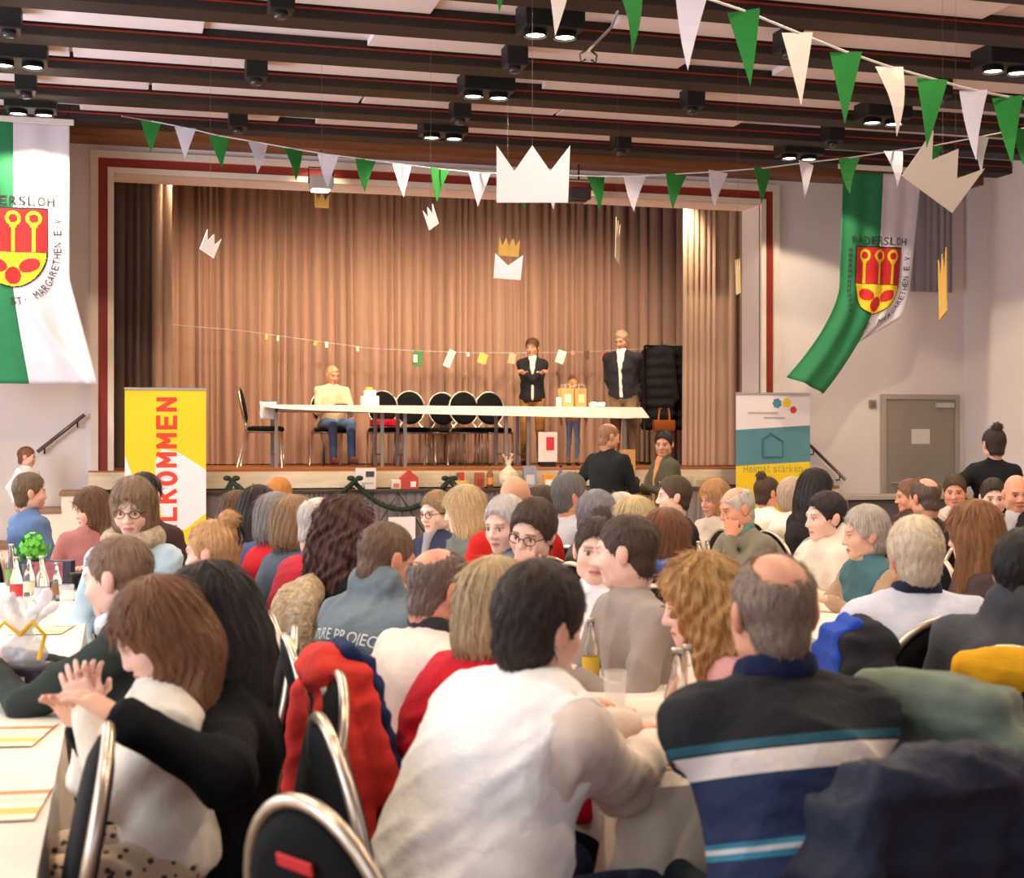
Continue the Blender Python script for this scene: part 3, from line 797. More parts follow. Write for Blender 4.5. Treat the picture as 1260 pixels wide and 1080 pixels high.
# ------------------------------------------------------------------ people
def nrm(v): v = np.array(v, float); return v / np.linalg.norm(v)
def ik(A, T, l1, l2, pole):
    A = np.array(A, float); T = np.array(T, float); d = T - A; L = np.linalg.norm(d)
    if L > (l1 + l2) * 0.985: d = d / L * (l1 + l2) * 0.985; L = np.linalg.norm(d); T = A + d
    if L < abs(l1 - l2) + 0.03: L = abs(l1 - l2) + 0.03
    a = (l1 * l1 - l2 * l2 + L * L) / (2 * L)
    hgt = math.sqrt(max(l1 * l1 - a * a, 0))
    u = d / np.linalg.norm(d); p = np.array(pole, float); p = p - u * p.dot(u)
    p = nrm(p) if np.linalg.norm(p) > 1e-6 else np.array((0, 0, -1.0))
    return A + u * a + p * hgt, T
CHAIRS_FOR = []
PEOPLE = {}
def person(key, label, px, py, t, heading, hh=None, pitch=8, roll=0, sex='m', hair=None, top=None, legs=(46, 48, 58), tone='light', pose='table',
           seat=0.47, stand=None, s=1.0, lean=14, side=0, twist=0, w=1.0, belly=1.0, res=0.02, hs=1.0, chair=True, loose=0.013, vest=None, collar=None,
           hood=False, scarf=None, front=None, glasses=False, pattern=None, hands=('relaxed', 'relaxed'), poles=None, sleeve=1.0, topname='sweater', shoes=(40, 36, 34),
           fold=0.008, who=None, neckf=0, legsp=None, nude_leg=False, cat='person', group=None, hairpiece=None, base=0.0, grow=True, fluffy=0, clamp=True):
    """px, py: where the top of the head shows; t: distance along the view"""
    hh = heading if hh is None else hh
    fem = sex == 'f'
    T = at_t(px, py, t)
    hk = 'c' if sex == 'c' else sex
    def D(a, b=0.0): return nrm((math.sin(R(b)), math.sin(R(a)), math.cos(R(a))))
    d1, d2, d3 = D(lean * 0.7, side * 0.8), D(lean * 1.15, side), D(lean * 0.6 + neckf, side * 0.5)
    def spine(q):
        P0 = np.array((0, 0, (stand if stand else seat + 0.085 * s) + base))
        P1 = P0 + d1 * 0.205 * q; P2 = P1 + d2 * 0.30 * q
        H = P2 + d3 * 0.068 * q + np.array((0, 0, 0.082 * hs))
        return P0, P1, P2, H
    lo, hi = 0.8 * s, 1.2 * s
    htop = 0.135 * hs
    for _ in range(24):
        q = (lo + hi) / 2
        if spine(q)[3][2] + htop < T.z: lo = q
        else: hi = q
    P0, P1, P2, H = spine(q)
    if abs(H[2] + htop - T.z) > 0.012: print('HEIGHT', key, 'wanted top %.2f got %.2f' % (T.z, H[2] + htop))
    if stand: s = q if grow else s
    rz = -R(heading); cr, sr = math.cos(rz), math.sin(rz)
    bx, by = T.x - (cr * H[0] - sr * H[1]), T.y - (sr * H[0] + cr * H[1])
    tw = R(-twist); lx0 = np.array((1.0, 0, 0)); lx1 = np.array((math.cos(tw), math.sin(tw), 0))
    fw = nrm(np.cross(d2, lx1)); fw1 = nrm(np.cross(d1, lx0))
    Mc = np.array([lx1, fw, nrm(np.cross(lx1, fw))]); Mb = np.array([lx0, fw1, d1])
    sh = (0.172 if not fem else 0.152) * s * (0.5 + 0.5 * w)
    SJ = {e: P2 - d2 * 0.066 * s + lx1 * sh * e for e in (1, -1)}
    l1, l2 = 0.285 * s, 0.25 * s
    inv = Matrix.Rotation(-rz, 4, 'Z') @ Matrix.Translation((-bx, -by, 0))
    pz = {}
    poses = pose if isinstance(pose, (list, tuple)) else (pose, pose)
    for e, ps in zip((1, -1), poses):
        if isinstance(ps, str):
            tgt = {'table': np.array((e * 0.13 * s, P2[1] + 0.27 * s, 0.80 + base)), 'lap': np.array((e * 0.1 * s, 0.3 * s, P0[2] + 0.1)),
                   'chin': H + nrm((0.3 * e, 1, 0)) * 0.08 + np.array((e * 0.03, 0.0, -0.15)), 'side': np.array((e * (sh + 0.07), 0.03, P2[2] - 0.54 * s)),
                   'cross': P1 + d2 * 0.1 * s + np.array((-e * 0.1 * s, 0.2 * s, 0.0)), 'hold': np.array((e * 0.08 * s, P2[1] + 0.3 * s, P2[2] - 0.25 * s)),
                   'hip': np.array((e * 0.17 * s, -0.12 * s, P0[2] + 0.12))}[ps]
        elif len(ps) == 3 and ps[0] == 'px':
            tgt = None
        else:
            tgt = np.array((inv @ Vector(ps))[:])            # a place in the hall
        pz[e] = tgt
    arms = {}
    for e in (1, -1):
        pole = (e * 0.7, -0.5, -1.0) if poles is None else (poles[0] if e == 1 else poles[1])
        El, Wr = ik(SJ[e], pz[e], l1, l2, pole); arms[e] = (SJ[e], El, Wr)
    hipx = 0.088 * s * (0.6 + 0.4 * w)
    LEG = {}
    for e in (1, -1):
        hp = P0 + np.array((e * hipx, 0, -0.03 * s))
        if stand:
            kn = np.array((e * 0.1 * s, 0.03, base + (stand - 0.0) * 0.53)); an = np.array((e * 0.11 * s, -0.01, base + 0.085))
        else:
            ls = legsp or (0.42, 0.46)
            kn = np.array((e * 0.12 * s, ls[0] * s, P0[2] - 0.025)); an = np.array((e * 0.12 * s, ls[1] * s, max(base + 0.085, kn[2] - 0.42 * s)))
        LEG[e] = (hp, kn, an)
    def torso(f, inf, k=0.05, leg=False):
        f.ell(P0, (0.17 * s * w + inf, 0.125 * s * w * (0.7 + 0.3 * belly) + inf, 0.12 * s + inf), Mb, k)
        f.ell(P0 + d1 * 0.14 * q + fw1 * 0.015 * belly, (0.148 * s * w + inf, 0.115 * s * w * belly + inf, 0.16 * q + inf), Mb, k)
        f.ell(P1 + d2 * 0.1 * q, ((0.158 if not fem else 0.145) * s * w + inf, 0.112 * s * w + inf, 0.17 * q + inf), Mc, k)
        f.ell(P1 + d2 * 0.17 * q - fw * 0.02, (0.15 * s * w + inf, 0.09 * s + inf, 0.11 * q + inf), Mc, k)
        for e in (1, -1):
            f.rc(P2 - d2 * 0.01 * s, SJ[e] - lx1 * e * 0.015, 0.052 * s + inf * 0.8, 0.058 * s + inf, k)
        f.rc(P2 - d2 * 0.04, P2 + d3 * 0.02, 0.062 * s + inf * 0.6, 0.05 * s + inf * 0.3, 0.03)
        if fem:
            for e in (1, -1): f.ell(P1 + d2 * 0.1 * q + fw * 0.085 * s + lx1 * e * 0.065 * s, (0.062 * s, 0.05 * s, 0.06 * s), Mc, 0.04)
    def armf(f, inf, to=1.0, k=0.03):
        for e in (1, -1):
            S_, E_, W_ = arms[e]
            f.rc(S_, E_, 0.054 * s * (0.6 + 0.4 * w) + inf, 0.042 * s + inf, k)
            W2 = E_ + (W_ - E_) * to
            f.rc(E_, W2, 0.042 * s + inf, (0.028 + 0.014 * (1 - to)) * s + inf, k)
    pts = np.array([P0, P1, P2] + [p for e in (1, -1) for p in arms[e]])
    lo, hi = pts.min(0) - 0.26 * max(1, w), pts.max(0) + 0.24 * max(1, w)
    mw = Matrix.Translation((bx, by, 0)) @ Matrix.Rotation(rz, 4, 'Z')
    # body: one mesh of trunk, limbs, head and hands
    allp = np.array(list(pts) + [p for e in (1, -1) for p in LEG[e]])
    bf = Field(allp.min(0) - 0.22, allp.max(0) + np.array((0.2, 0.2, 0.16)), 0.024)
    torso(bf, -0.034); armf(bf, -0.002 if sleeve < 0.9 else -0.006)
    for e in (1, -1):
        hp, kn, an = LEG[e]
        bf.rc(hp, kn, 0.07 * s, 0.048 * s, 0.03); bf.rc(kn, an, 0.046 * s, 0.03 * s, 0.02); bf.rc(an, an + np.array((e * .02, 0.13 * s, -0.05)), 0.034 * s, 0.024 * s, 0.02)
    bf.rc(P2 + d3 * 0.03, H + np.array((0, -0.02, -0.04)), 0.044 * s, 0.045 * hs, 0.01)
    V, Q = bf.mesh()
    RH = (Matrix.Rotation(-R(hh - heading), 3, 'Z') @ Matrix.Rotation(-R(pitch), 3, 'X') @ Matrix.Rotation(R(roll), 3, 'Y'))
    RHn = np.array(RH)
    hV, hQ, hT = HEADS[hk]
    hW = (hV * hs) @ RHn.T + H
    RZn = np.array(Matrix.Rotation(-R(hh - heading) * 0.5, 3, 'Z'))
    wn = np.clip((-0.055 - hV[:, 2]) / 0.12, 0, 1) * (hV[:, 1] < 0.045); wn = wn * wn * (3 - 2 * wn)       # the neck bends down to the trunk
    ax = RZn @ (np.array((0, -0.045, -0.19)) * hs) + H
    hU = (hV * hs) @ RZn.T + H + (P2 - d3 * 0.03 - ax)
    hW = hW * (1 - wn[:, None]) + hU * wn[:, None]
    Vs = [V, hW]; Qs = [Q, hQ + len(V)]; Ts = [np.ones((len(V), 3)), hT]; nv = len(V) + len(hV)
    for e, hp in zip((1, -1), hands):
        gV, gQ = hand_mesh(hp)
        S_, E_, W_ = arms[e]
        fd = nrm(W_ - E_)
        if poses[0 if e == 1 else 1] in ('table',): fd = nrm(fd * np.array((1, 1, 0.35)) + np.array((-e * 0.5, 0.4, 0)))
        upv = np.array((0, 0, 1.0)) if abs(fd[2]) < 0.85 else np.array((e * 1.0, 0.2, 0))
        if poses[0 if e == 1 else 1] == 'chin': upv = nrm((e * 1.0, 0.6, 0))
        xa = nrm(np.cross(fd, upv)); ua = np.cross(xa, fd)
        g = gV * s * (0.95 if not fem else 0.88); fl = False
        if e == -1: g = g * np.array((-1, 1, 1)); fl = True
        g = g[:, :1] * xa + g[:, 1:2] * fd + g[:, 2:] * ua + W_
        Vs.append(g); Qs.append((gQ[:, ::-1] if fl else gQ) + nv); Ts.append(np.ones((len(g), 3)) * np.array((1.0, 0.95, 0.93))); nv += len(g)
    V = np.concatenate(Vs); Q = np.concatenate(Qs); Tn = np.concatenate(Ts)
    me = np_mesh('person', V, Q, True, [skin(tone)])
    ca = me.attributes.new('tint', 'FLOAT_COLOR', 'POINT')
    ca.data.foreach_set('color', np.concatenate([Tn, np.ones((len(Tn), 1))], 1).astype(np.float32).ravel())
    o = link('person', me); o.matrix_basis = mw
    tag(o, label, cat, group)
    # hair
    hm = Matrix.Translation(H) @ RH.to_4x4() @ Matrix.Scale(hs, 4)
    if hair:
        st, col = hair
        if st not in HAIRME: hv, hq = hair_mesh(st); HAIRME[st] = (hv, hq)
        hk2 = (st, col)
        if hk2 not in HAIRME: HAIRME[hk2] = np_mesh('hair', *HAIRME[st], True, [hairm(*col)])
        if st in ('long', 'vlong', 'longcurl', 'girl', 'mid', 'pony'):       # long hair hangs down whatever the head does
            hv, hq = HAIRME[st]
            w8 = np.clip((-0.02 - hv[:, 2]) / 0.14, 0, 1); w8 = w8 * w8 * (3 - 2 * w8)
            a8 = R(pitch) * w8; b8 = -R(roll) * w8
            dy, dz = hv[:, 1] + 0.05, hv[:, 2] + 0.02
            nvv = np.stack([hv[:, 0], dy * np.cos(a8) - dz * np.sin(a8) - 0.05, dy * np.sin(a8) + dz * np.cos(a8) - 0.02], 1)
            link('hair', np_mesh('hair', nvv, hq, True, [hairm(*col)]), o, hm)
        else: link('hair', HAIRME[hk2], o, hm)
    # top
    topm = top if not isinstance(top, tuple) else cloth(*top, fluffy=fluffy)
    tf = Field(lo, hi, res)
    torso(tf, loose)
    armf(tf, loose * 0.9, 0.96 * sleeve)
    if hood: tf.ell(P2 - fw * 0.066 + d2 * 0.05, (0.118 * s, 0.06 * s, 0.08 * s), Mc, 0.03); tf.rc(P2 - fw * 0.03 + lx1 * 0.085 * s + d2 * 0.03, P2 + fw * 0.06 + lx1 * 0.05 - d2 * 0.02, 0.035 * s, 0.028 * s, 0.03); tf.rc(P2 - fw * 0.03 - lx1 * 0.085 * s + d2 * 0.03, P2 + fw * 0.06 - lx1 * 0.05 - d2 * 0.02, 0.035 * s, 0.028 * s, 0.03)
    def halfspace(f, p, n):
        X, Y, Z = f.ax[0][:, None, None] - p[0], f.ax[1][None, :, None] - p[1], f.ax[2][None, None, :] - p[2]
        return X * n[0] + Y * n[1] + Z * n[2]
    cut = -halfspace(tf, P0 - d1 * 0.07 * s, d1)
    # only cut around the trunk so that low hands keep their sleeves
    X, Y, Z = np.broadcast_arrays(tf.ax[0][:, None, None], tf.ax[1][None, :, None], tf.ax[2][None, None, :])
    near = (np.abs(X) < 0.2 * s * w + 0.02) & (Y < P0[1] + 0.2)
    tf.D = np.where(near, np.maximum(tf.D, cut), tf.D).astype(np.float32)
    V, Q = tf.mesh()
    V = folds(V, Q, fold, 20.0 / s, hash(key) % 1000 if False else sum(map(ord, key)))
    me = np_mesh(topname, V, Q, True, [topm])
    if pattern:
        dt = np.full(len(V), 9.0); al = (V - P0) @ d2
        for e in (1, -1):
            S_, E_, W_ = arms[e]; tot = 0
            for a, b in ((S_, E_), (E_, W_)):
                dd = b - a; L = np.linalg.norm(dd); tt = np.clip((V - a) @ dd / L ** 2, 0, 1)
                di = np.linalg.norm(V - a - tt[:, None] * dd, axis=1)
                onarm = (di < 0.075 * s) & (((V - S_) @ (lx1 * e) > 0.03) | (tot > 0))
                al = np.where(onarm & (di < dt), (SJ[e] - P0) @ d2 - (tot + tt * L), al); dt = np.where(onarm, np.minimum(dt, di), dt)
                tot += L
        at = me.attributes.new('along', 'FLOAT', 'POINT'); at.data.foreach_set('value', al.astype(np.float32))
    to = link(topname, me, o)
    def shell(name, fill, m, fo=0.0, h=None, par=None):
        f = Field(lo, hi, h or res); fill(f)
        v, qd = f.mesh()
        if len(v) == 0: return None
        if fo: v = folds(v, qd, fo, 20.0 / s, sum(map(ord, key)) + 7)
        return link(name, np_mesh(name, v, qd, True, [m]), par or o)
    if vest:
        def fv(f):
            torso(f, loose + 0.012)
            f.D = np.maximum(f.D, -halfspace(f, P0 - d1 * 0.08 * s, d1)).astype(np.float32)
            f.D = np.maximum(f.D, np.abs(halfspace(f, P2, lx1)) - (sh + 0.035 * s)).astype(np.float32)
        shell('vest', fv, cloth(*vest), fold)
    if front:
        def ff(f):
            torso(f, loose + 0.006)
            f.D = np.maximum(np.maximum(f.D, np.abs(halfspace(f, P2, lx1)) - 0.022 * s - 0.16 * np.maximum(0, halfspace(f, P1 + d2 * 0.1, d2))), -halfspace(f, P1, fw)).astype(np.float32)
            f.D = np.maximum(f.D, -halfspace(f, P0 - d1 * 0.04, d1)).astype(np.float32)
        shell('shirt_front', ff, cloth(*front), 0, None, to)
    if collar or scarf:
        cc_ = collar or scarf
        nd = nrm(H - P2); a1 = nrm(np.cross(nd, fw)); a2 = np.cross(a1, nd); big = scarf is not None
        def fc(f):
            c = P2 + nd * (0.026 if not big else 0.03); n_ = 14
            for i in range(n_):
                t0, t1 = 2 * math.pi * i / n_, 2 * math.pi * (i + 1) / n_
                rr = (0.068 if not big else 0.095) * s
                p_ = c + (a1 * math.cos(t0) + a2 * math.sin(t0)) * rr - nd * 0.02 * math.sin(t0 if a2.dot(fw) > 0 else -t0)
                q_ = c + (a1 * math.cos(t1) + a2 * math.sin(t1)) * rr - nd * 0.02 * math.sin(t1 if a2.dot(fw) > 0 else -t1)
                f.rc(p_, q_, (0.019 if not big else 0.045) * s, (0.019 if not big else 0.045) * s, 0.008)
                if not big: f.rc(p_ + nd * 0.022, q_ + nd * 0.022, 0.015 * s, 0.015 * s, 0.008)
        fl_ = 1 if (big and len(cc_) > 3) else 0
        shell('collar' if collar else 'scarf', fc, cloth(*cc_[:3], fluffy=fl_), 0.006 if big else 0.0, min(res, 0.013), to)
    # trousers and shoes
    lo2 = np.array([p for e in (1, -1) for p in LEG[e]] + [P0]); hi2 = lo2.max(0) + np.array((0.2, 0.18, 0.17)); lo2 = lo2.min(0) - np.array((0.2, 0.2, 0.1))
    lf = Field(lo2, hi2, max(res, 0.016))
    lf.ell(P0 - np.array((0, 0, 0.01)), (0.168 * s * w + 0.005, 0.125 * s * w, 0.115 * s), Mb, 0.03)
    for e in (1, -1):
        hp, kn, an = LEG[e]
        lf.rc(hp, kn, 0.084 * s * w, 0.062 * s, 0.03); lf.rc(kn, an + np.array((0, 0, 0.02)), 0.062 * s, 0.05 * s, 0.02)
    V, Q = lf.mesh(); V = folds(V, Q, 0.004, 20, 5)
    legm = legs if not isinstance(legs, tuple) else cloth(*legs)
    link('trousers', np_mesh('trousers', V, Q, True, [legm]), o)
    shm = mat('shoe_%d_%d_%d' % shoes, C(*shoes), 0.5)
    for e in (1, -1):
        an = LEG[e][2]
        if ('shoe', shoes) not in HAIRME:
            g = Field((-0.08, -0.12, -0.1), (0.08, 0.24, 0.07), 0.012)
            g.ell((0, -0.02, -0.04), (0.044, 0.06, 0.045), k=0.03); g.ell((0, 0.1, -0.055), (0.046, 0.09, 0.034), k=0.04)
            g.D = np.maximum(g.D, -(g.ax[2][None, None, :] + 0.083)).astype(np.float32)
            HAIRME[('shoe', shoes)] = np_mesh('shoe', *g.mesh(), True, [shm])
        so = link('shoe', HAIRME[('shoe', shoes)], o); so.matrix_basis = Matrix.Translation((an[0], an[1], an[2])) @ Matrix.Scale(s, 4)
        if s != 1: so.matrix_basis = Matrix.Translation((an[0], an[1], an[2] - 0.084 * (1 - s))) @ Matrix.Scale(s, 4)
    if glasses:
        g = MB()
        for e in (1, -1):
            g.tube([(e * 0.033 + 0.023 * math.cos(a), 0.098 - 0.004 * math.cos(a) * e, 0.004 + 0.018 * math.sin(a)) for a in [2 * math.pi * i / 16 for i in range(16)]], 0.0018, 6, True)
            g.tube([(e * 0.056, 0.094, 0.008), (e * 0.08, 0.03, 0.008), (e * 0.082, -0.02, 0.0)], 0.002, 6)
        g.tube([(-0.012, 0.1, 0.008), (0, 0.104, 0.01), (0.012, 0.1, 0.008)], 0.0018, 6)
        link('glasses', g.mesh('glasses', M_black, True), o, hm)
    info = dict(o=o, top=to, mw=mw, P0=P0, P1=P1, P2=P2, H=H, d2=d2, fw=fw, lx1=lx1, arms=arms, base=(bx, by), heading=heading, s=s, hm=hm, who=who or label)
    PEOPLE[key] = info
    if chair and not stand: CHAIRS_FOR.append((key, bx, by, heading, who or label))
    return info
HAIRME = {}
# ------------------------------------------------------------------ chairs
M_pad = mat('chair_black', C(13, 12, 14), 0.85, spec=0.2, nscale=30, namt=0.15, bscale=120, bamt=0.2)
M_tubec = mat('chair_tube', C(206, 190, 172), 0.28, 0.85)
def make_chair():
    t = empty('banquet_chair')
    bm = MB()
    # seat pad with a rounded front
    n = 28; rings = []
    for (k, z) in ((0.93, 0.425), (1.0, 0.435), (1.0, 0.465), (0.95, 0.482), (0.7, 0.49), (0.02, 0.492)):
        rings.append([(k * 0.215 * abs(math.cos(a)) ** 0.6 * math.copysign(1, math.cos(a)), 0.05 + k * 0.215 * abs(math.sin(a)) ** 0.6 * math.copysign(1, math.sin(a)), z) for a in [2 * math.pi * i / n for i in range(n)]])
    vs = [v for r in rings for v in r]
    fs = [(i * n + k, i * n + (k + 1) % n, (i + 1) * n + (k + 1) % n, (i + 1) * n + k) for i in range(len(rings) - 1) for k in range(n)]
    fs += [tuple(reversed(range(n))), tuple(range((len(rings) - 1) * n, len(rings) * n))]
    bm.add(vs, fs).build('seat', M_pad, t, True)
    tilt = R(11); bc = Vector((0, -0.225, 0.74))
    def bp(x, z, y): return (x, bc.y - math.sin(tilt) * z + math.cos(tilt) * y, bc.z + math.cos(tilt) * z + math.sin(tilt) * y)
    rings = []
    for (k, y) in ((0.05, -0.024), (0.8, -0.022), (0.97, -0.014), (1.0, 0.0), (0.97, 0.014), (0.8, 0.026), (0.05, 0.03)):
        rings.append([bp(k * 0.185 * math.cos(a), k * 0.215 * math.sin(a), y) for a in [2 * math.pi * i / n for i in range(n)]])
    vs = [v for r in rings for v in r]
    fs = [((i + 1) * n + k, (i + 1) * n + (k + 1) % n, i * n + (k + 1) % n, i * n + k) for i in range(len(rings) - 1) for k in range(n)]
    fs += [tuple(range(n)), tuple(reversed(range((len(rings) - 1) * n, len(rings) * n)))]
    MB().add(vs, fs).build('backrest', M_pad, t, True)
    arc = [bp(0.196 * math.cos(a), 0.226 * math.sin(a), 0) for a in [R(-58) + R(296) * i / 30 for i in range(31)]]
    lo_r, lo_l = arc[0], arc[-1]
    MB().tube([(0.2, -0.17, 0.44)] + arc + [(-0.2, -0.17, 0.44)], 0.0125, 8).build('back_frame', M_tubec, t, True)
    for sx in (-1, 1):
        MB().tube([(sx * 0.2, -0.17, 0.44), (sx * 0.2, -0.2, 0.3), (sx * 0.2, -0.27, 0.0)], 0.012, 8).build('leg', M_tubec, t, True)
        MB().tube([(sx * 0.2, 0.22, 0.43), (sx * 0.2, 0.24, 0.25), (sx * 0.2, 0.25, 0.0)], 0.012, 8).build('leg', M_tubec, t, True)
    MB().tube([(0.2, -0.17, 0.42), (0.2, 0.23, 0.42), (-0.2, 0.23, 0.42), (-0.2, -0.17, 0.42)], 0.011, 8, True).build('seat_frame', M_tubec, t, True)
    return t
CHAIR0 = [None]
def put_chair(x, y, heading, label, z=0.0, group='black banquet chairs'):
    if CHAIR0[0] is None: c = CHAIR0[0] = make_chair()
    else: c = copy_tree(CHAIR0[0])
    c.location = (x, y, z); c.rotation_euler = (0, 0, -R(heading))
    return tag(c, label, 'chair', group)

# ------------------------------------------------------------------ tables with paper cloths
M_cloth = mat('table_paper', C(232, 222, 208), 0.75, nscale=4, namt=0.04, bscale=14, bamt=0.12)
def table(x0, x1, y0, y1, n, label, clabel, z=0.745):
    L = (y1 - y0) / n
    for k in range(n):
        t = empty('banquet_table', ((x0 + x1) / 2, y0 + (k + 0.5) * L, 0), 0, label % ('end' if k == 0 else ['second', 'third', 'fourth', 'fifth'][k - 1]), 'table', 'hall tables')
        hw = (x1 - x0) / 2 - 0.01; hl = L / 2 - 0.005
        MB().rbox(-hw, hw, -hl, hl, z - 0.03, z - 0.002, 0.006).build('tabletop', mat('table_wood', C(190, 170, 145), 0.5, nscale=4, namt=0.15), t)
        for sx in (-1, 1):
            for sy in (-1, 1):
                MB().tube([(sx * (hw - 0.07), sy * (hl - 0.12), z - 0.03), (sx * (hw - 0.05), sy * (hl - 0.1), 0.0)], 0.016).build('leg', mat('leg_metal', C(150, 148, 146), 0.35, 0.8), t, True)
            MB().tube([(sx * (hw - 0.06), -(hl - 0.12), z - 0.06), (sx * (hw - 0.06), (hl - 0.12), z - 0.06)], 0.01).build('rail', M_tubec, t, True)
    # the cloth: flat top, hanging sides with gentle waves
    per = []
    def seg(a, b, m):
        for i in range(m): per.append((a[0] + (b[0] - a[0]) * i / m, a[1] + (b[1] - a[1]) * i / m))
    o = 0.008
    seg((x0 - o, y0 - o), (x1 + o, y0 - o), 30); seg((x1 + o, y0 - o), (x1 + o, y1 + o), 120); seg((x1 + o, y1 + o), (x0 - o, y1 + o), 30); seg((x0 - o, y1 + o), (x0 - o, y0 - o), 120)
    n_ = len(per); cx, cy = (x0 + x1) / 2, (y0 + y1) / 2; V = []; levels = (0.0, 0.03, 0.09, 0.15, 0.2)
    corner = lambda x, y: min(math.hypot(x - a, y - b) for a in (x0, x1) for b in (y0, y1))
    for li, dz in enumerate(levels):
        for i, (x, y) in enumerate(per):
            nx = (-1 if abs(x - x0) < 0.02 else (1 if abs(x - x1) < 0.02 else 0)); ny = (-1 if abs(y - y0) < 0.02 else (1 if abs(y - y1) < 0.02 else 0))
            cf = math.exp(-(corner(x, y) / 0.09) ** 2)
            wv = dz * (0.10 * math.sin(i * 0.7) + 0.08 * math.sin(i * 0.31 + 1)) + dz * cf * 0.35 + (0.004 if li else 0)
            V.append((x + nx * wv, y + ny * wv, z + 0.002 - dz * (1 + 0.25 * cf) - (0.012 * math.sin(i * 0.23) if li == len(levels) - 1 else 0)))
    fs = [(a * n_ + i, (a + 1) * n_ + i, (a + 1) * n_ + (i + 1) % n_, a * n_ + (i + 1) % n_) for a in range(len(levels) - 1) for i in range(n_)]
    mb = MB().add(V, fs); mb.add([(x0 - o, y0 - o, z + 0.002), (x1 + o, y0 - o, z + 0.002), (x1 + o, y1 + o, z + 0.002), (x0 - o, y1 + o, z + 0.002)], [(0, 1, 2, 3)])
    tag(mb.build('tablecloth', M_cloth, None, True, auto=40), clabel, 'tablecloth', 'white paper tablecloths')
TZ = 0.749
table(-0.92, -0.15, 2.0, 8.2, 4, 'folding table under white paper in the row beside the yellow banner, %s piece', 'white paper cloth on the row where the girl in white sits')
table(1.07, 1.80, 2.95, 8.75, 4, 'folding table under white paper before the man in the striped sweater, %s piece', 'white paper cloth in front of the man in the navy striped sweater')
table(2.60, 3.25, 4.95, 9.3, 3, 'folding table under white paper before the white haired man, %s piece', 'white paper cloth on the row before the white haired man in pale blue')
table(4.65, 5.30, 8.05, 10.6, 2, 'folding table under white paper nearest the grey door, %s piece', 'white paper cloth on the row nearest the grey door')

# ------------------------------------------------------------------ people at the row beside the yellow banner
N = 0.0125                                        # fine mesh for the near ones
P = person
def m_ramp(name, stops, attr='along', scale=2.0, rough=0.85):
    m, nt, p = _new(name)
    at = nt.nodes.new('ShaderNodeAttribute'); at.attribute_name = attr
    ml = nt.nodes.new('ShaderNodeMath'); ml.operation = 'MULTIPLY'; ml.inputs[1].default_value = scale
    nt.links.new(at.outputs['Fac'], ml.inputs[0])
    cr = nt.nodes.new('ShaderNodeValToRGB'); cr.color_ramp.interpolation = 'CONSTANT'
    e = cr.color_ramp.elements
    while len(e) < len(stops): e.new(0.5)
    for q, (pos, col) in zip(e, stops): q.position = pos * scale; q.color = C(*col)
    nt.links.new(ml.outputs[0], cr.inputs['Fac']); nt.links.new(cr.outputs[0], p.inputs['Base Color'])
    p.inputs['Roughness'].default_value = rough
    tc = nt.nodes.new('ShaderNodeTexCoord'); n2 = nt.nodes.new('ShaderNodeTexNoise'); n2.inputs['Scale'].default_value = 70
    nt.links.new(tc.outputs['Object'], n2.inputs['Vector'])
    b = nt.nodes.new('ShaderNodeBump'); b.inputs['Strength'].default_value = 0.25; b.inputs['Distance'].default_value = 0.01
    nt.links.new(n2.outputs['Fac'], b.inputs['Height']); nt.links.new(b.outputs[0], p.inputs['Normal'])
    return m
def m_dots(name, base, dot, scale=40, size=0.3, dot2=None):
    m, nt, p = _new(name)
    tc = nt.nodes.new('ShaderNodeTexCoord'); v = nt.nodes.new('ShaderNodeTexVoronoi'); v.inputs['Scale'].default_value = scale
    nt.links.new(tc.outputs['Object'], v.inputs['Vector'])
    cr = nt.nodes.new('ShaderNodeValToRGB'); cr.color_ramp.interpolation = 'CONSTANT'
    cr.color_ramp.elements[0].color = C(*dot); cr.color_ramp.elements[1].color = C(*base); cr.color_ramp.elements[1].position = size
    nt.links.new(v.outputs['Distance'], cr.inputs['Fac']); nt.links.new(cr.outputs[0], p.inputs['Base Color'])
    p.inputs['Roughness'].default_value = 0.85
    return m
M_dots = m_dots('dotted_trousers', (206, 182, 158), (70, 48, 44), 42, 0.3)
M_stripe = m_ramp('navy_stripes', [(0.0, (34, 50, 84)), (0.045, (40, 120, 150)), (0.075, (34, 50, 84)), (0.155, (60, 140, 165)), (0.167, (225, 225, 225)), (0.177, (60, 140, 165)), (0.187, (34, 50, 84)),
                                   (0.305, (236, 224, 214)), (0.348, (24, 30, 46)), (0.353, (42, 92, 106)), (0.37, (20, 21, 28))])
M_floral = m_dots('floral_blouse', (196, 150, 120), (210, 120, 40), 30, 0.42)
M_checks = m_dots('striped_fleece', (58, 62, 70), (150, 152, 156), 26, 0.25)

# ---- row beside the yellow banner
P('mother', 'woman with black hair in black sweater holding the girl on her lap', 258, 696, 3.25, 270, hh=262, pitch=22, sex='f', hair=('long', (34, 27, 27)), top=(11, 10, 13), legs=(10, 10, 12),
  pose=((-0.08, 3.25, 0.88), tuple(at_t(150, 884, 2.88))), lean=1, w=1.08, res=N, who='the woman in black with the girl on her lap', poles=((0.6, -0.4, -1), (-1.6, 0.0, -0.35)), neckf=22, loose=0.02)
P('girl', 'girl with long brown hair in white sweater and dotted trousers on the lap', 197, 709, 3.08, 262, hh=266, pitch=28, sex='c', hair=('girl', (120, 78, 52)), top=(240, 231, 216), legs=M_dots, tone='fair',
  pose=(tuple(at_t(108, 868, 3.12)), tuple(at_t(104, 876, 3.05))), seat=0.575, s=0.76, lean=4, res=0.0105, hs=0.93, chair=False, loose=0.013, fold=0.006, poles=((0.4, -0.2, -1), (-0.4, -0.2, -1)), legsp=(0.4, 0.52))
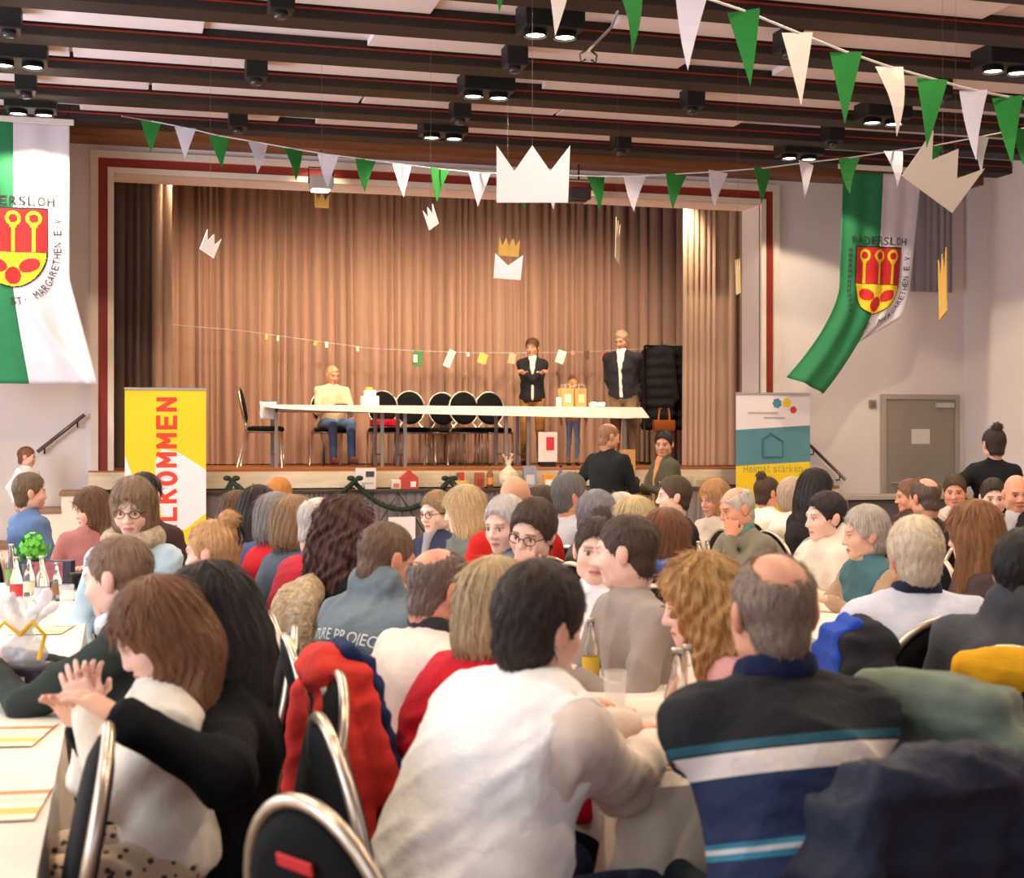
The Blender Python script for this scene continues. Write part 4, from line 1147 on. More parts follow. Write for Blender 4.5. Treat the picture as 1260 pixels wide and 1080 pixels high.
P('greenman', 'man with short brown hair in dark green sweater leaning on the table', 146, 655, 4.15, 292, hh=300, pitch=10, hair=('crop', (134, 104, 86)), top=(52, 60, 56), legs=(40, 44, 60), tone='fair',
  pose=((-0.34, 4.55, 0.86), (-0.36, 4.40, 0.85)), poles=((0.8, 0.2, -1), (-0.9, 0.1, -1.0)), lean=30, w=1.22, res=N, who='the man in dark green', collar=(226, 222, 226))
P('scarfwoman', 'woman with glasses and brown hair in fluffy beige scarf and pale blue blouse', 164, 588, 6.1, 205, hh=196, pitch=12, sex='f', hair=('bob', (138, 112, 90)), top=(176, 200, 216), tone='fair', glasses=True,
  pose='lap', lean=4, scarf=(178, 160, 138, 1), res=0.016, who='the woman in the beige scarf', clamp=False)
P('clipwoman', 'blonde woman with a black hair clip in her pinned hair', 262, 648, 5.3, 285, hh=300, pitch=6, sex='f', hair=('bun', (216, 166, 116)), top=(158, 134, 108), lean=8, res=0.016, who='the blonde woman with the hair clip', fluffy=1)
P('ponywoman', 'woman with dark brown ponytail in front of the yellow banner', 178, 579, 7.6, 20, hh=25, sex='f', hair=('pony', (48, 38, 34)), top=(70, 52, 48), lean=8, who='the woman with the dark ponytail')
P('rosegirl', 'girl with long brown hair in dusky pink top at the end of the table', 113, 599, 8.3, 200, hh=262, pitch=14, sex='c', hair=('girl', (104, 70, 50)), top=(170, 110, 104), seat=0.52, s=0.88, lean=6, hs=0.95, who='the girl in dusky pink')
P('boy', 'boy in blue hooded top looking towards the stage steps', 37, 581, 8.8, 60, hh=75, pitch=2, sex='c', hair=('short', (112, 92, 70)), top=(92, 116, 152), seat=0.55, s=0.86, lean=4, hs=0.95, who='the boy in blue', hood=False, pose='lap')
P('toddler', 'toddler in white shirt standing on the steps by the handrail', 33, 545, 14.2, 130, hh=95, sex='c', hair=('crop', (128, 86, 60)), top=(236, 230, 230), stand=0.42, s=0.52, hs=0.85, lean=2, pose='side', base=0.52, chair=False, legs=(80, 90, 120))

# ---- left side of the long middle row (they face right)
P('whitewoman', 'woman with short dark hair in white vest over cream sleeves at the table corner', 664, 692, 3.02, 66, hh=62, pitch=10, roll=4, sex='f', hair=('thick', (52, 38, 32)), top=(228, 210, 196), vest=(250, 246, 242), legs=(40, 50, 80), tone='light',
  pose=((1.19, 3.10, 0.80), (1.26, 3.32, 0.79)), lean=27, side=2, w=1.2, belly=1.15, res=N, loose=0.026, fold=0.008, who='the woman in the white vest', poles=((0.35, -0.3, -1), (-0.6, -0.5, -1)))
P('redwoman', 'woman with ash blonde hair in bright red sweater beside the white vest', 612, 688, 3.62, 80, hh=55, pitch=8, sex='f', hair=('bob', (186, 160, 122)), top=(196, 24, 42), lean=27, w=1.12, res=N, who='the woman in the red sweater', loose=0.022)
P('creamman', 'man with receding grey brown hair in cream sweater with dark collar', 541, 670, 4.15, 76, hh=66, pitch=14, hair=('crown', (116, 100, 90)), top=(232, 220, 208), collar=(58, 56, 62), lean=25, w=1.12, res=N, tone='ruddy', who='the man in the cream sweater')
P('hoodman', 'man with short brown hair in grey hooded sweatshirt with white print on the back', 475, 639, 4.75, 58, hh=66, pitch=18, hair=('crop', (112, 86, 70)), top=(112, 124, 132), hood=True, lean=20, w=1.18, res=N, tone='ruddy', who='the man in the grey hooded sweatshirt', loose=0.022)
P('auburn', 'woman with long dark auburn curls in black top', 424, 615, 5.45, 72, hh=70, sex='f', hair=('longcurl', (74, 44, 38)), top=(30, 28, 33), lean=14, res=0.016, who='the woman with auburn curls')
P('baldred', 'man with thin white hair in raspberry red sweater', 395, 608, 6.1, 70, hh=72, pitch=10, hair=('ring', (206, 196, 190)), top=(176, 40, 54), lean=20, res=0.016, w=1.1, tone='fair', who='the white haired man in raspberry red')
P('bluecollar', 'woman with tan brown hair in slate jacket with bright blue collar', 364, 611, 6.75, 72, hh=76, sex='f', hair=('bob', (150, 118, 88)), top=(78, 88, 102), collar=(30, 84, 190), lean=18, who='the woman with the bright blue collar')
P('redscarf', 'woman with short grey hair in scarlet top', 341, 607, 7.25, 72, hh=62, sex='f', hair=('bob', (136, 130, 128)), top=(190, 34, 42), lean=16, who='the grey haired woman in scarlet')
P('denim', 'woman with straight black hair in denim jacket', 319, 598, 7.85, 76, hh=55, sex='f', hair=('long', (44, 34, 32)), top=(86, 96, 140), lean=14, who='the black haired woman in denim')
P('brownlong', 'woman with long brown hair in cream top near the garland', 293, 610, 8.5, 80, hh=70, sex='f', hair=('long', (98, 68, 48)), top=(210, 196, 178), lean=14, who='the brown haired woman in cream by the garland')
P('orangecap', 'man with an orange knitted cap in brown jacket', 344, 587, 9.8, 30, hh=30, hair=('short', (218, 150, 78, 190, 120, 50)), top=(90, 70, 60), lean=10, who='the man in the orange cap')

# ---- right side of the long middle row (they face left)
P('pinkgirl', 'young woman with long curly blonde hair in pink sweater', 862, 686, 3.98, 274, hh=286, pitch=10, sex='f', hair=('longcurl', (206, 164, 104, 126, 84, 44)), top=(214, 160, 158), tone='fair',
  pose=((1.58, 3.72, 0.79), (1.50, 3.50, 0.79)), lean=26, res=N, s=0.94, who='the young woman in pink')
P('greyjacket', 'man with short dark hair in light grey jacket with black straps', 771, 629, 4.62, 268, hh=308, pitch=6, hair=('crop', (76, 60, 48)), top=(158, 148, 142), lean=12, w=1.08, res=N, tone='fair', who='the man in the light grey jacket')
P('whitetop', 'woman with dark pinned hair in white top listening to the man in grey', 735, 633, 5.15, 240, hh=200, pitch=4, roll=-6, sex='f', hair=('bun', (66, 50, 42)), top=(244, 240, 242), tone='fair', lean=10, res=0.016, who='the woman in the white top')
P('handface', 'man with brown hair in dark olive jacket resting his cheek in his hand', 655, 614, 5.6, 258, hh=222, pitch=14, roll=-10, hair=('thick', (72, 54, 44)), top=(64, 60, 54), tone='fair', pose=('table', 'chin'), lean=18, w=1.15, res=0.014,
  hands=('relaxed', 'flat'), glasses=True, who='the man resting his cheek in his hand')
P('whitehair', 'woman with short white hair in blue grey top behind the olive jacket', 622, 610, 6.25, 262, hh=232, sex='f', hair=('thick', (222, 214, 212)), top=(96, 108, 132), tone='fair', lean=14, who='the white haired woman in blue grey')
P('blondegreen', 'woman with shoulder length blonde hair in grey green top', 571, 598, 7.6, 265, hh=300, sex='f', hair=('mid', (206, 180, 138)), top=(108, 114, 108), tone='fair', lean=10, who='the blonde woman in grey green')
P('navyglasses', 'man with glasses and light brown hair in navy and grey jacket', 537, 603, 8.4, 250, hh=238, hair=('short', (150, 122, 92)), top=(50, 54, 78), front=(150, 148, 150), tone='fair', glasses=True, lean=8, who='the man with glasses in navy')

# ---- left side of the row before the white haired man (they face right)
P('auburnbob', 'woman with chestnut bob in dark top with blue scarf', 820, 627, 5.85, 60, hh=48, sex='f', hair=('bob', (120, 74, 48)), top=(46, 44, 60), scarf=(84, 110, 176), lean=12, res=0.016, who='the woman with the chestnut bob')
P('blondeshort', 'woman with short pale blonde hair in brown top', 783, 612, 6.65, 70, hh=60, sex='f', hair=('bob', (224, 198, 150)), top=(96, 80, 72), lean=14, who='the woman with short pale blonde hair')
P('greywave', 'woman with wavy steel grey hair in dark grey top', 735, 604, 7.2, 80, hh=72, sex='f', hair=('thick', (132, 130, 136)), top=(88, 86, 92), lean=14, who='the woman with steel grey hair')
P('palebald', 'man with bald pale head in light shirt', 766, 602, 7.75, 60, hh=60, pitch=20, hair=('ring', (190, 178, 168)), top=(210, 200, 196), tone='fair', lean=20, who='the bald man in the light shirt')
P('lightgrey', 'man with dark grey hair and glasses in light grey sweater', 702, 582, 8.3, 80, hh=82, pitch=2, hair=('thick', (104, 100, 98)), top=(186, 184, 188), tone='ruddy', glasses=True, lean=8, w=1.08, who='the grey haired man in light grey')
P('brownback', 'woman with dark brown hair in brown top in front of the standing man', 668, 598, 9.0, 60, hh=40, sex='f', hair=('bob', (74, 56, 48)), top=(80, 64, 58), lean=10, who='the dark haired woman in brown')
P('redjacket', 'bald man in scarlet jacket with cream stripe facing the stage', 634, 583, 7.05, 350, hh=20, hair=None, top=(196, 38, 36), tone='tan', lean=6, w=1.15, who='the bald man in the scarlet jacket', collar=(196, 38, 36))

# ---- right side of that row (they face left)
P('tealscarf', 'woman with cropped grey hair in teal vest with tan sleeves', 1065, 624, 6.6, 268, hh=285, pitch=6, sex='f', hair=('thick', (178, 168, 158)), top=(176, 148, 124), vest=(72, 108, 118), tone='light', lean=16, res=0.016, who='the woman in the teal vest')
P('creamhood', 'woman with dark hair in thick cream hooded jacket', 1016, 604, 7.1, 262, hh=268, pitch=4, sex='f', hair=('short', (44, 34, 34)), top=(226, 212, 196), hood=True, loose=0.03, tone='fair', lean=12, res=0.016, who='the woman in the cream hooded jacket')
P('oliveman', 'old man with bald crown in olive grey sweater leaning on his arm', 907, 597, 8.0, 262, hh=268, pitch=14, hair=('ring', (182, 174, 168)), top=(126, 120, 108), collar=(96, 128, 124), tone='ruddy', pose=('table', 'chin'), lean=30, w=1.2, res=0.016, who='the old man in olive grey')
P('youngdark', 'young man with brown hair in black jacket behind the old man in olive', 829, 585, 8.9, 268, hh=285, pitch=2, hair=('short', (84, 66, 54)), top=(40, 36, 36), tone='fair', lean=8, who='the young man in black')
P('strawberry', 'woman with strawberry blonde hair in pale top beside the stage steps', 879, 590, 9.6, 258, hh=250, sex='f', hair=('bob', (184, 136, 92)), top=(196, 178, 160), tone='ruddy', lean=8, who='the woman with strawberry blonde hair')
P('longbrown', 'woman with long wavy chestnut hair in dark top beside the white haired man', 1198, 617, 5.75, 290, hh=330, sex='f', hair=('vlong', (128, 84, 48)), top=(72, 58, 56), lean=8, res=0.016, who='the woman with long chestnut hair')

# ---- people round the row nearest the door
P('bunwoman', 'woman with dark hair in a bun in white top under the teal banner', 944, 585, 10.8, 80, hh=75, sex='f', hair=('bun', (78, 58, 46)), top=(230, 220, 208), tone='ruddy', lean=10, who='the woman with the bun')
P('greycurl', 'older woman with light grey blonde hair in cream blouse', 976, 588, 10.0, 85, hh=95, sex='f', hair=('thick', (196, 172, 148)), top=(226, 216, 200), tone='ruddy', lean=10, who='the older woman in the cream blouse')
P('blackhair', 'woman with very long black hair facing the door', 1004, 577, 9.0, 75, hh=80, pitch=6, sex='f', hair=('vlong', (38, 28, 28)), top=(40, 34, 36), tone='light', lean=14, res=0.016, who='the woman with very long black hair', poles=None)
P('blackjacket', 'man with balding dark hair in black jacket before the door', 1138, 586, 8.6, 345, hh=350, pitch=10, hair=('crown', (96, 76, 66)), top=(36, 34, 36), tone='ruddy', lean=10, w=1.15, who='the balding man in the black jacket')
P('peek', 'woman with brown hair partly hidden by the balding man in black', 1119, 589, 10.8, 270, hh=285, sex='f', hair=('short', (126, 92, 74)), top=(80, 60, 58), tone='ruddy', lean=8, who='the woman beside the balding man')
P('brownface', 'man with brown hair in white shirt next to the balding man', 1175, 583, 10.6, 240, hh=215, hair=('short', (84, 62, 50)), top=(206, 192, 178), tone='ruddy', lean=8, who='the man in white next to the balding man')
P('youngface', 'young man with dark hair in pale pink shirt beside the bald man', 1222, 588, 9.6, 245, hh=205, hair=('short', (62, 48, 42)), top=(214, 186, 172), tone='fair', lean=8, who='the young man in pale pink')
P('baldface', 'bald man with red face in black jacket with white stripes', 1251, 582, 9.1, 250, hh=200, hair=None, top=(38, 36, 40), front=(180, 176, 176), tone='ruddy', lean=8, w=1.1, who='the bald man with the striped jacket')

# ---- near right
P('stripeman', 'balding man in navy striped sweater seated at the head of the table', 951, 673, 2.86, 2, hh=6, pitch=6, hair=('crown', (150, 130, 114, 112, 92, 76)), top=M_stripe, pattern=True, legs=(36, 40, 54), tone='ruddy',
  pose=((1.66, 3.10, 0.80), (1.36, 3.14, 0.80)), lean=15, side=-2, w=1.12, belly=1.1, res=0.0115, loose=0.02, fold=0.007, topname='striped_sweater', collar=(30, 38, 66), who='the man in the striped sweater', poles=((0.9, -0.5, -0.8), (-0.8, -0.5, -0.9)))
P('whiteman', 'man with thick white hair in pale blue shirt with dark collar', 1126, 637, 4.75, 14, hh=10, hair=('thick', (236, 222, 200, 196, 172, 140)), top=(206, 210, 226), legs=(60, 60, 70), tone='ruddy', lean=12, w=1.2, belly=1.1, res=N, collar=(40, 46, 66), who='the white haired man in pale blue', loose=0.02)
P('hoodright', 'man in dark grey hooded jacket with the mustard jacket on his chair', 1262, 650, 4.1, 40, hh=60, pitch=4, hair=('short', (36, 32, 34)), top=(74, 74, 78), hood=True, lean=14, w=1.22, res=N, who='the man in dark grey', loose=0.024)
P('darkside', 'woman with dark hair in black top hidden behind the striped sweater', 1003, 684, 4.3, 300, hh=320, sex='f', hair=('bob', (62, 46, 38)), top=(34, 32, 38), tone='light', lean=10, res=0.016, who='the woman hidden behind the striped sweater', seat=0.42) if False else None

# ---- standing guests
P('suitman', 'bald man standing in black suit with a dark cup before the stage', 749, 519, 12.6, 60, hh=80, pitch=8, hair=('ring', (150, 110, 84)), top=(34, 36, 36), legs=(30, 32, 34), front=(196, 186, 196), tone='tan', pose=('hold', 'side'), stand=0.93, lean=5, w=1.12, chair=False, topname='suit_jacket', hands=('fist', 'relaxed'))
P('floral', 'woman standing in olive jacket and floral blouse before the stage', 817, 529, 13.2, 262, hh=215, pitch=6, sex='f', hair=('short', (44, 34, 32)), top=(86, 82, 66), front=(204, 140, 96), legs=(34, 32, 34), tone='tan', pose=('hold', 'hold'), stand=0.88, lean=5, w=1.1, chair=False, topname='jacket')
P('waitress', 'woman with dark bun standing in black at the right wall', 1223, 525, 10.8, 20, hh=10, sex='f', hair=('bun', (64, 48, 42)), top=(30, 29, 32), legs=(26, 26, 28), tone='light', pose=('hold', 'hip'), stand=0.88, lean=4, w=1.1, chair=False)

# ---- on the stage
SZ = 1.222
P('stageseated', 'man with fair hair in beige sweater seated at the stage table', 409, 449, 18.2, 170, hh=160, pitch=14, hair=('crop', (196, 168, 128)), top=(222, 196, 160), legs=(96, 124, 160), tone='tan', pose='hold', base=SZ, lean=6, w=1.05, shoes=(150, 84, 90), who='the man in beige on the stage')
P('stagewoman', 'woman standing in black zip jacket with arms crossed on the stage', 655, 415, 18.6, 195, hh=215, sex='f', hair=('pony', (104, 70, 46)), top=(38, 34, 36), front=(196, 190, 186), legs=(158, 112, 60), tone='tan', pose='cross', stand=0.88, base=SZ, lean=2, chair=False, topname='zip_jacket', hands=('fist', 'fist'))
P('stageman', 'man with grey hair standing in dark jacket with both hands on the stage table', 765, 406, 18.2, 215, hh=228, pitch=20, hair=('short', (168, 140, 112)), top=(46, 42, 46), front=(226, 220, 210), legs=(122, 98, 72), tone='tan',
  pose=(tuple(at_Y(758, 497, 17.45)), tuple(at_Y(774, 496, 17.5))), stand=0.93, base=SZ, lean=14, w=1.18, chair=False, topname='jacket')
P('stagechild', 'child in jeans standing behind the paper bags on the stage table', 705, 484, 18.3, 185, hh=185, sex='c', hair=('short', (176, 130, 84)), top=(206, 160, 110), legs=(128, 148, 176), tone='tan', pose='side', stand=0.60, s=0.68, base=SZ, lean=2, chair=False, hs=0.9)

# print on the back of the grey sweatshirt, draped onto the cloth
def print_back(info, lines, col):
    me = info['top'].data
    bv = BVHTree.FromPolygons([v.co[:] for v in me.vertices], [tuple(p.vertices) for p in me.polygons])
    P1, P2, d2, fw, lx = (Vector(info[k]) for k in ('P1', 'P2', 'd2', 'fw', 'lx1'))
    mb = MB()
    for txt, w, h, dz in lines:
        vs, fs = fit_text(txt, w, h)
        bm = bmesh.new(); bv_ = [bm.verts.new((x, y, 0)) for x, y in vs]
        for f in fs:
            try: bm.faces.new([bv_[i] for i in f])
            except ValueError: pass
        bmesh.ops.subdivide_edges(bm, edges=[e for e in bm.edges if e.calc_length() > 0.02], cuts=2)
        bm.verts.index_update(); pts = []
        for v in bm.verts:
            o = P2 - d2 * dz - fw * 0.4 + lx * v.co.x + d2 * v.co.y
            hit = bv.ray_cast(o, fw)
            pts.append((hit[0] if hit[0] else o + fw * 0.3) - fw * 0.006)
        mb.add(pts, [[v.index for v in f.verts] for f in bm.faces]); bm.free()
    mb.build('back_print', mat('print_white', C(*col), 0.7), info['top'])
print_back(PEOPLE['hoodman'], [('FUTURE PROJECT', 0.37, 0.05, 0.165), ('IIIIII IIIIIIII IIIIIII', 0.27, 0.014, 0.2), ('IIIIIIII IIIII', 0.22, 0.014, 0.225), ('New York', 0.2, 0.06, 0.29)], (226, 228, 236))

# black straps on the light grey jacket
def strap(info, name, pts, r, m):
    MB().tube(pts, r, 6).build(name, m, info['top'], True)
def on_top(info, x, z, back=True):
    """point of the jacket's surface at sideways x and z below the neck, seen from behind or before"""
    me = info['top'].data
    if 'bvh' not in info: info['bvh'] = BVHTree.FromPolygons([v.co[:] for v in me.vertices], [tuple(p.vertices) for p in me.polygons])
    P2, d2, fw, lx = (Vector(info[k]) for k in ('P2', 'd2', 'fw', 'lx1'))
    o = P2 - d2 * z + lx * x + fw * (-0.4 if back else 0.4)
    hit = info['bvh'].ray_cast(o, fw if back else -fw)
    return (hit[0] if hit[0] else o) - fw * (0.004 if back else -0.004)
gj = PEOPLE['greyjacket']
for sx in (-1, 1):
    strap(gj, 'strap', [on_top(gj, sx * (0.10 - 0.02 * k), 0.0 + 0.07 * k) for k in range(6)], 0.007, M_black)
# hair clip, badge of the stage woman, cup of the man in the suit
ci = PEOPLE['clipwoman']
cm = MB()
for sx in (-1, 1): cm.tube([(sx * 0.012, -0.116, 0.09), (sx * 0.02, -0.125, 0.05), (sx * 0.014, -0.112, 0.02)], 0.005, 6)
link('hair_clip', cm.mesh('hair_clip', M_black, True), [c for c in ci['o'].children if c.name.startswith('hair')][0])

# chairs under everyone who sits
CHDIR = {'whitewoman': 86, 'redwoman': 88, 'creamman': 90, 'hoodman': 84, 'auburn': 84, 'baldred': 84, 'greenman': 275, 'pinkgirl': 284, 'stripeman': 350, 'mother': 268}
for key, bx, by, hd, who in CHAIRS_FOR:
    put_chair(bx + (0.07 if key == 'stripeman' else 0), by, CHDIR.get(key, hd), 'black banquet chair that %s sits on' % who.replace('the ', 'the ', 1), SZ if key == 'stageseated' else 0.0)
# ------------------------------------------------------------------ empty chairs in the hall
c_ = at_t(400, 970, 2.2)
put_chair(0.50, 2.28, 62, 'empty black banquet chair with a red label on its back')
lab = MB().rbox(-0.045, 0.045, -0.034, -0.028, 0.13, 0.15, 0.002).build('red_label', mat('label_red', C(206, 40, 44), 0.6), None)
_c = [o for o in bpy.data.objects if o.name.startswith('banquet_chair') and o.get('label', '').startswith('empty black banquet chair with a red')][0]
lab.parent = _c; lab.matrix_basis = Matrix.Translation((0, -0.225, 0.74)) @ Matrix.Rotation(R(11), 4, 'X')
put_chair(-0.29, 2.80, 268, 'empty black banquet chair pushed under the table before the girl in white')
put_chair(1.95, 3.22, 276, 'empty black banquet chair beside the right arm of the striped sweater')
put_chair(1.86, 2.74, 62, 'black banquet chair hidden under the sage green quilted jacket')

# ------------------------------------------------------------------ jackets over chair backs (chair space: back at y = -0.22)
def jacket(name, label, x, y, heading, m, fat=0.045, wide=0.215, top=1.0, low=0.4, sleeves=True, quilt=0, fold=0.010, seed=1, lining=None, h=0.0125, z0=0.0, slx=0.22, skew=0.0):
    """a jacket hung over an oval chair back: narrow rounded shoulders, hanging body, sleeves at the sides"""
    f = Field((-0.5, -0.62, low - 0.14), (0.5, 0.2, top + 0.12), h)
    tl = math.sin(R(11))
    def yb(z): return -0.225 - (z - 0.74) * tl
    def ww(z): 
        k = max(0.0, min(1.0, (top - 0.02 - z) / 0.26))
        return wide * (0.42 + 0.58 * math.sqrt(max(0.0, 1 - (1 - k) ** 2))) + 0.05 * max(0, (0.75 - z))
    for z in np.linspace(low, top - 0.05, 9):
        w8 = ww(z) - fat * 0.6; sk = skew * (top - z)
        f.rc((-w8 + sk, yb(z) - 0.04, z), (w8 + sk, yb(z) - 0.04, z), fat, fat, 0.04)
        if z > top - 0.36: f.rc((-w8 + sk, yb(z) + 0.045, z), (w8 + sk, yb(z) + 0.045, z), fat * 0.75, fat * 0.75, 0.05)
    f.rc((-0.07, yb(top) - 0.015, top - 0.03), (0.07, yb(top) - 0.015, top - 0.03), 0.04, 0.04, 0.04)      # collar
    f.rc((-0.09, yb(top) - 0.06, top - 0.06), (0.09, yb(top) - 0.06, top - 0.06), 0.026, 0.026, 0.02)
    if sleeves:
        for e in (-1, 1):
            p = (e * ww(top - 0.12) * 0.9, yb(top - 0.12) - 0.05, top - 0.14); q = (e * (slx + 0.0) + skew * 0.3, yb(0.62) - 0.1, top - 0.40); r = (e * (slx - 0.03) + skew * 0.5, yb(0.5) - 0.08, low - 0.04 + 0.06 * (e > 0))
            f.rc(p, q, 0.05, 0.052, 0.02); f.rc(q, r, 0.052, 0.042, 0.015)
    V, Q = f.mesh()
    Nn = vnormals(V, Q)
    V = V + Nn * (fold * 0.9 * np.sin(V[:, 0] * 46 + 2.2 * np.sin(V[:, 2] * 7 + seed) + seed) * np.clip((top - V[:, 2]) * 4, 0, 1))[:, None]
    V = folds(V, Q, fold * 0.8, 26, seed)
    if quilt: V = V + Nn * (quilt * (np.abs(np.sin(V[:, 2] * 42 + 1.2 * V[:, 0])) ** 0.5 - 0.6))[:, None]
    o = link(name, np_mesh(name, V, Q, True, [m]))
    o.location = (x, y, z0); o.rotation_euler = (0, 0, -R(heading))
    tag(o, label, 'jacket', 'jackets hung over chairs')
    if lining:
        f = Field((-0.4, -0.45, low), (0.4, 0.2, top + 0.1), h)
        for z in np.linspace(top - 0.32, top - 0.03, 6):
            w8 = max(0.03, ww(z) * 0.8 - 0.03); f.rc((-w8, yb(z) + 0.075, z), (w8, yb(z) + 0.075, z), 0.024, 0.024, 0.04)
        f.rc((-0.07, yb(top) + 0.03, top + 0.0), (0.07, yb(top) + 0.03, top + 0.0), 0.026, 0.026, 0.03)
        V, Q = f.mesh(); V = folds(V, Q, 0.008, 24, seed + 3)
        link('lining', np_mesh('lining', V, Q, True, [lining]), o)
    return o
jk = PEOPLE
def chair_of(k): return jk[k]['base'] + (CHDIR.get(k, jk[k]['heading']),)
x, y, hd = chair_of('creamman')
jacket('jacket', 'coral red jacket with navy lining over the chair behind the cream sweater', x + 0.06, y - 0.5, 88, cloth(206, 58, 50), top=1.0, low=0.42, lining=cloth(38, 52, 92), seed=4, fat=0.04)
x, y, hd = chair_of('stripeman')
jacket('jacket', 'dark navy coat hung over the chair of the man in the striped sweater', x + 0.07, y + 0.0, hd, cloth(34, 38, 56, 0.5), fat=0.05, wide=0.235, top=0.972, low=0.3, fold=0.016, seed=9, slx=0.23, skew=-0.14)
jacket('jacket', 'sage green quilted jacket over an empty chair', 1.86, 2.74, 62, cloth(104, 116, 102, 0.5), fat=0.055, wide=0.23, top=1.02, low=0.32, quilt=0.010, fold=0.006, seed=2)
x, y, hd = chair_of('hoodright')
jacket('jacket', 'mustard yellow jacket over the chair of the man in dark grey', x - 0.05, y - 0.12, hd, cloth(206, 152, 26), fat=0.05, wide=0.23, top=0.98, low=0.3, fold=0.012, seed=6)
x, y, hd = chair_of('pinkgirl')
jacket('jacket', 'black jacket with bright blue lining over the chair of the young woman in pink', x, y, hd, cloth(34, 33, 38), top=1.0, low=0.45, lining=cloth(46, 78, 178), seed=12, sleeves=False)
x, y, hd = chair_of('clipwoman')
jacket('jacket', 'beige fleece jacket over the chair of the blonde woman with the clip', x, y, hd, cloth(182, 160, 132, fluffy=1), top=1.0, low=0.5, seed=14, sleeves=False, fold=0.01)
x, y, hd = chair_of('baldred')
jacket('jacket', 'dark blue jacket over the chair of the man in raspberry red', x, y, hd, cloth(44, 50, 72), top=1.0, low=0.45, seed=15, sleeves=False)

# ------------------------------------------------------------------ flags with crest
GREEN, WHITE = C(36, 122, 78), C(212, 207, 216)
M_fg = mat('flag_green', GREEN, 0.75, nscale=6, namt=0.08, bscale=25, bamt=0.1); M_fw = mat('flag_white', WHITE, 0.75, nscale=6, namt=0.03, bscale=25, bamt=0.1)
M_cr = mat('crest_red', C(200, 38, 40), 0.7); M_cy = mat('crest_yellow', C(240, 206, 40), 0.7); M_ck = mat('crest_line', C(40, 36, 36), 0.7); M_ltr = mat('flag_letter', C(44, 42, 50), 0.7)
def crest_class(x, v):
    """x sideways, v down from the top of the shield (0.64 wide, 0.77 high): 0 none, 1 red, 2 yellow, 3 line"""
    W2, Hh = 0.32, 0.77
    ax = abs(x)
    inside = lambda m: (0 + m < v < 0.40 and ax < W2 - m) or (v >= 0.40 and (ax / (W2 - m)) ** 2 + ((v - 0.40) / (Hh - 0.40 - m)) ** 2 < 1)
    if not inside(0): return 0
    if not inside(0.013): return 3
    if abs(v - 0.43) < 0.006: return 3
    if v < 0.43:
        for kx in (-0.19, 0.0, 0.19):
            d = math.hypot(x - kx, v - 0.105)
            if 0.042 < d < 0.072: return 2
            if abs(x - kx) < 0.017 and 0.165 < v: return 2
            if abs(x - kx) < 0.032 and 0.17 < v < 0.19: return 2
        return 1
    dx, dv = x, v - 0.47
    for px, pv, ra, rb, an in ((0, 0.185, 0.075, 0.085, 0), (-0.15, 0.085, 0.1, 0.066, 0.35), (0.15, 0.085, 0.1, 0.066, -0.35)):
        ex, ev = dx - px, dv - pv; ex, ev = ex * math.cos(an) + ev * math.sin(an), ev * math.cos(an) - ex * math.sin(an)
        if (ex / ra) ** 2 + (ev / rb) ** 2 < 1: return 1
    return 2
class LT:
    def __init__(s, m, t): s.m = m; s.t = t
    def add(s, vs, fs): MB().add(vs, fs).build('letter', s.m, s.t)
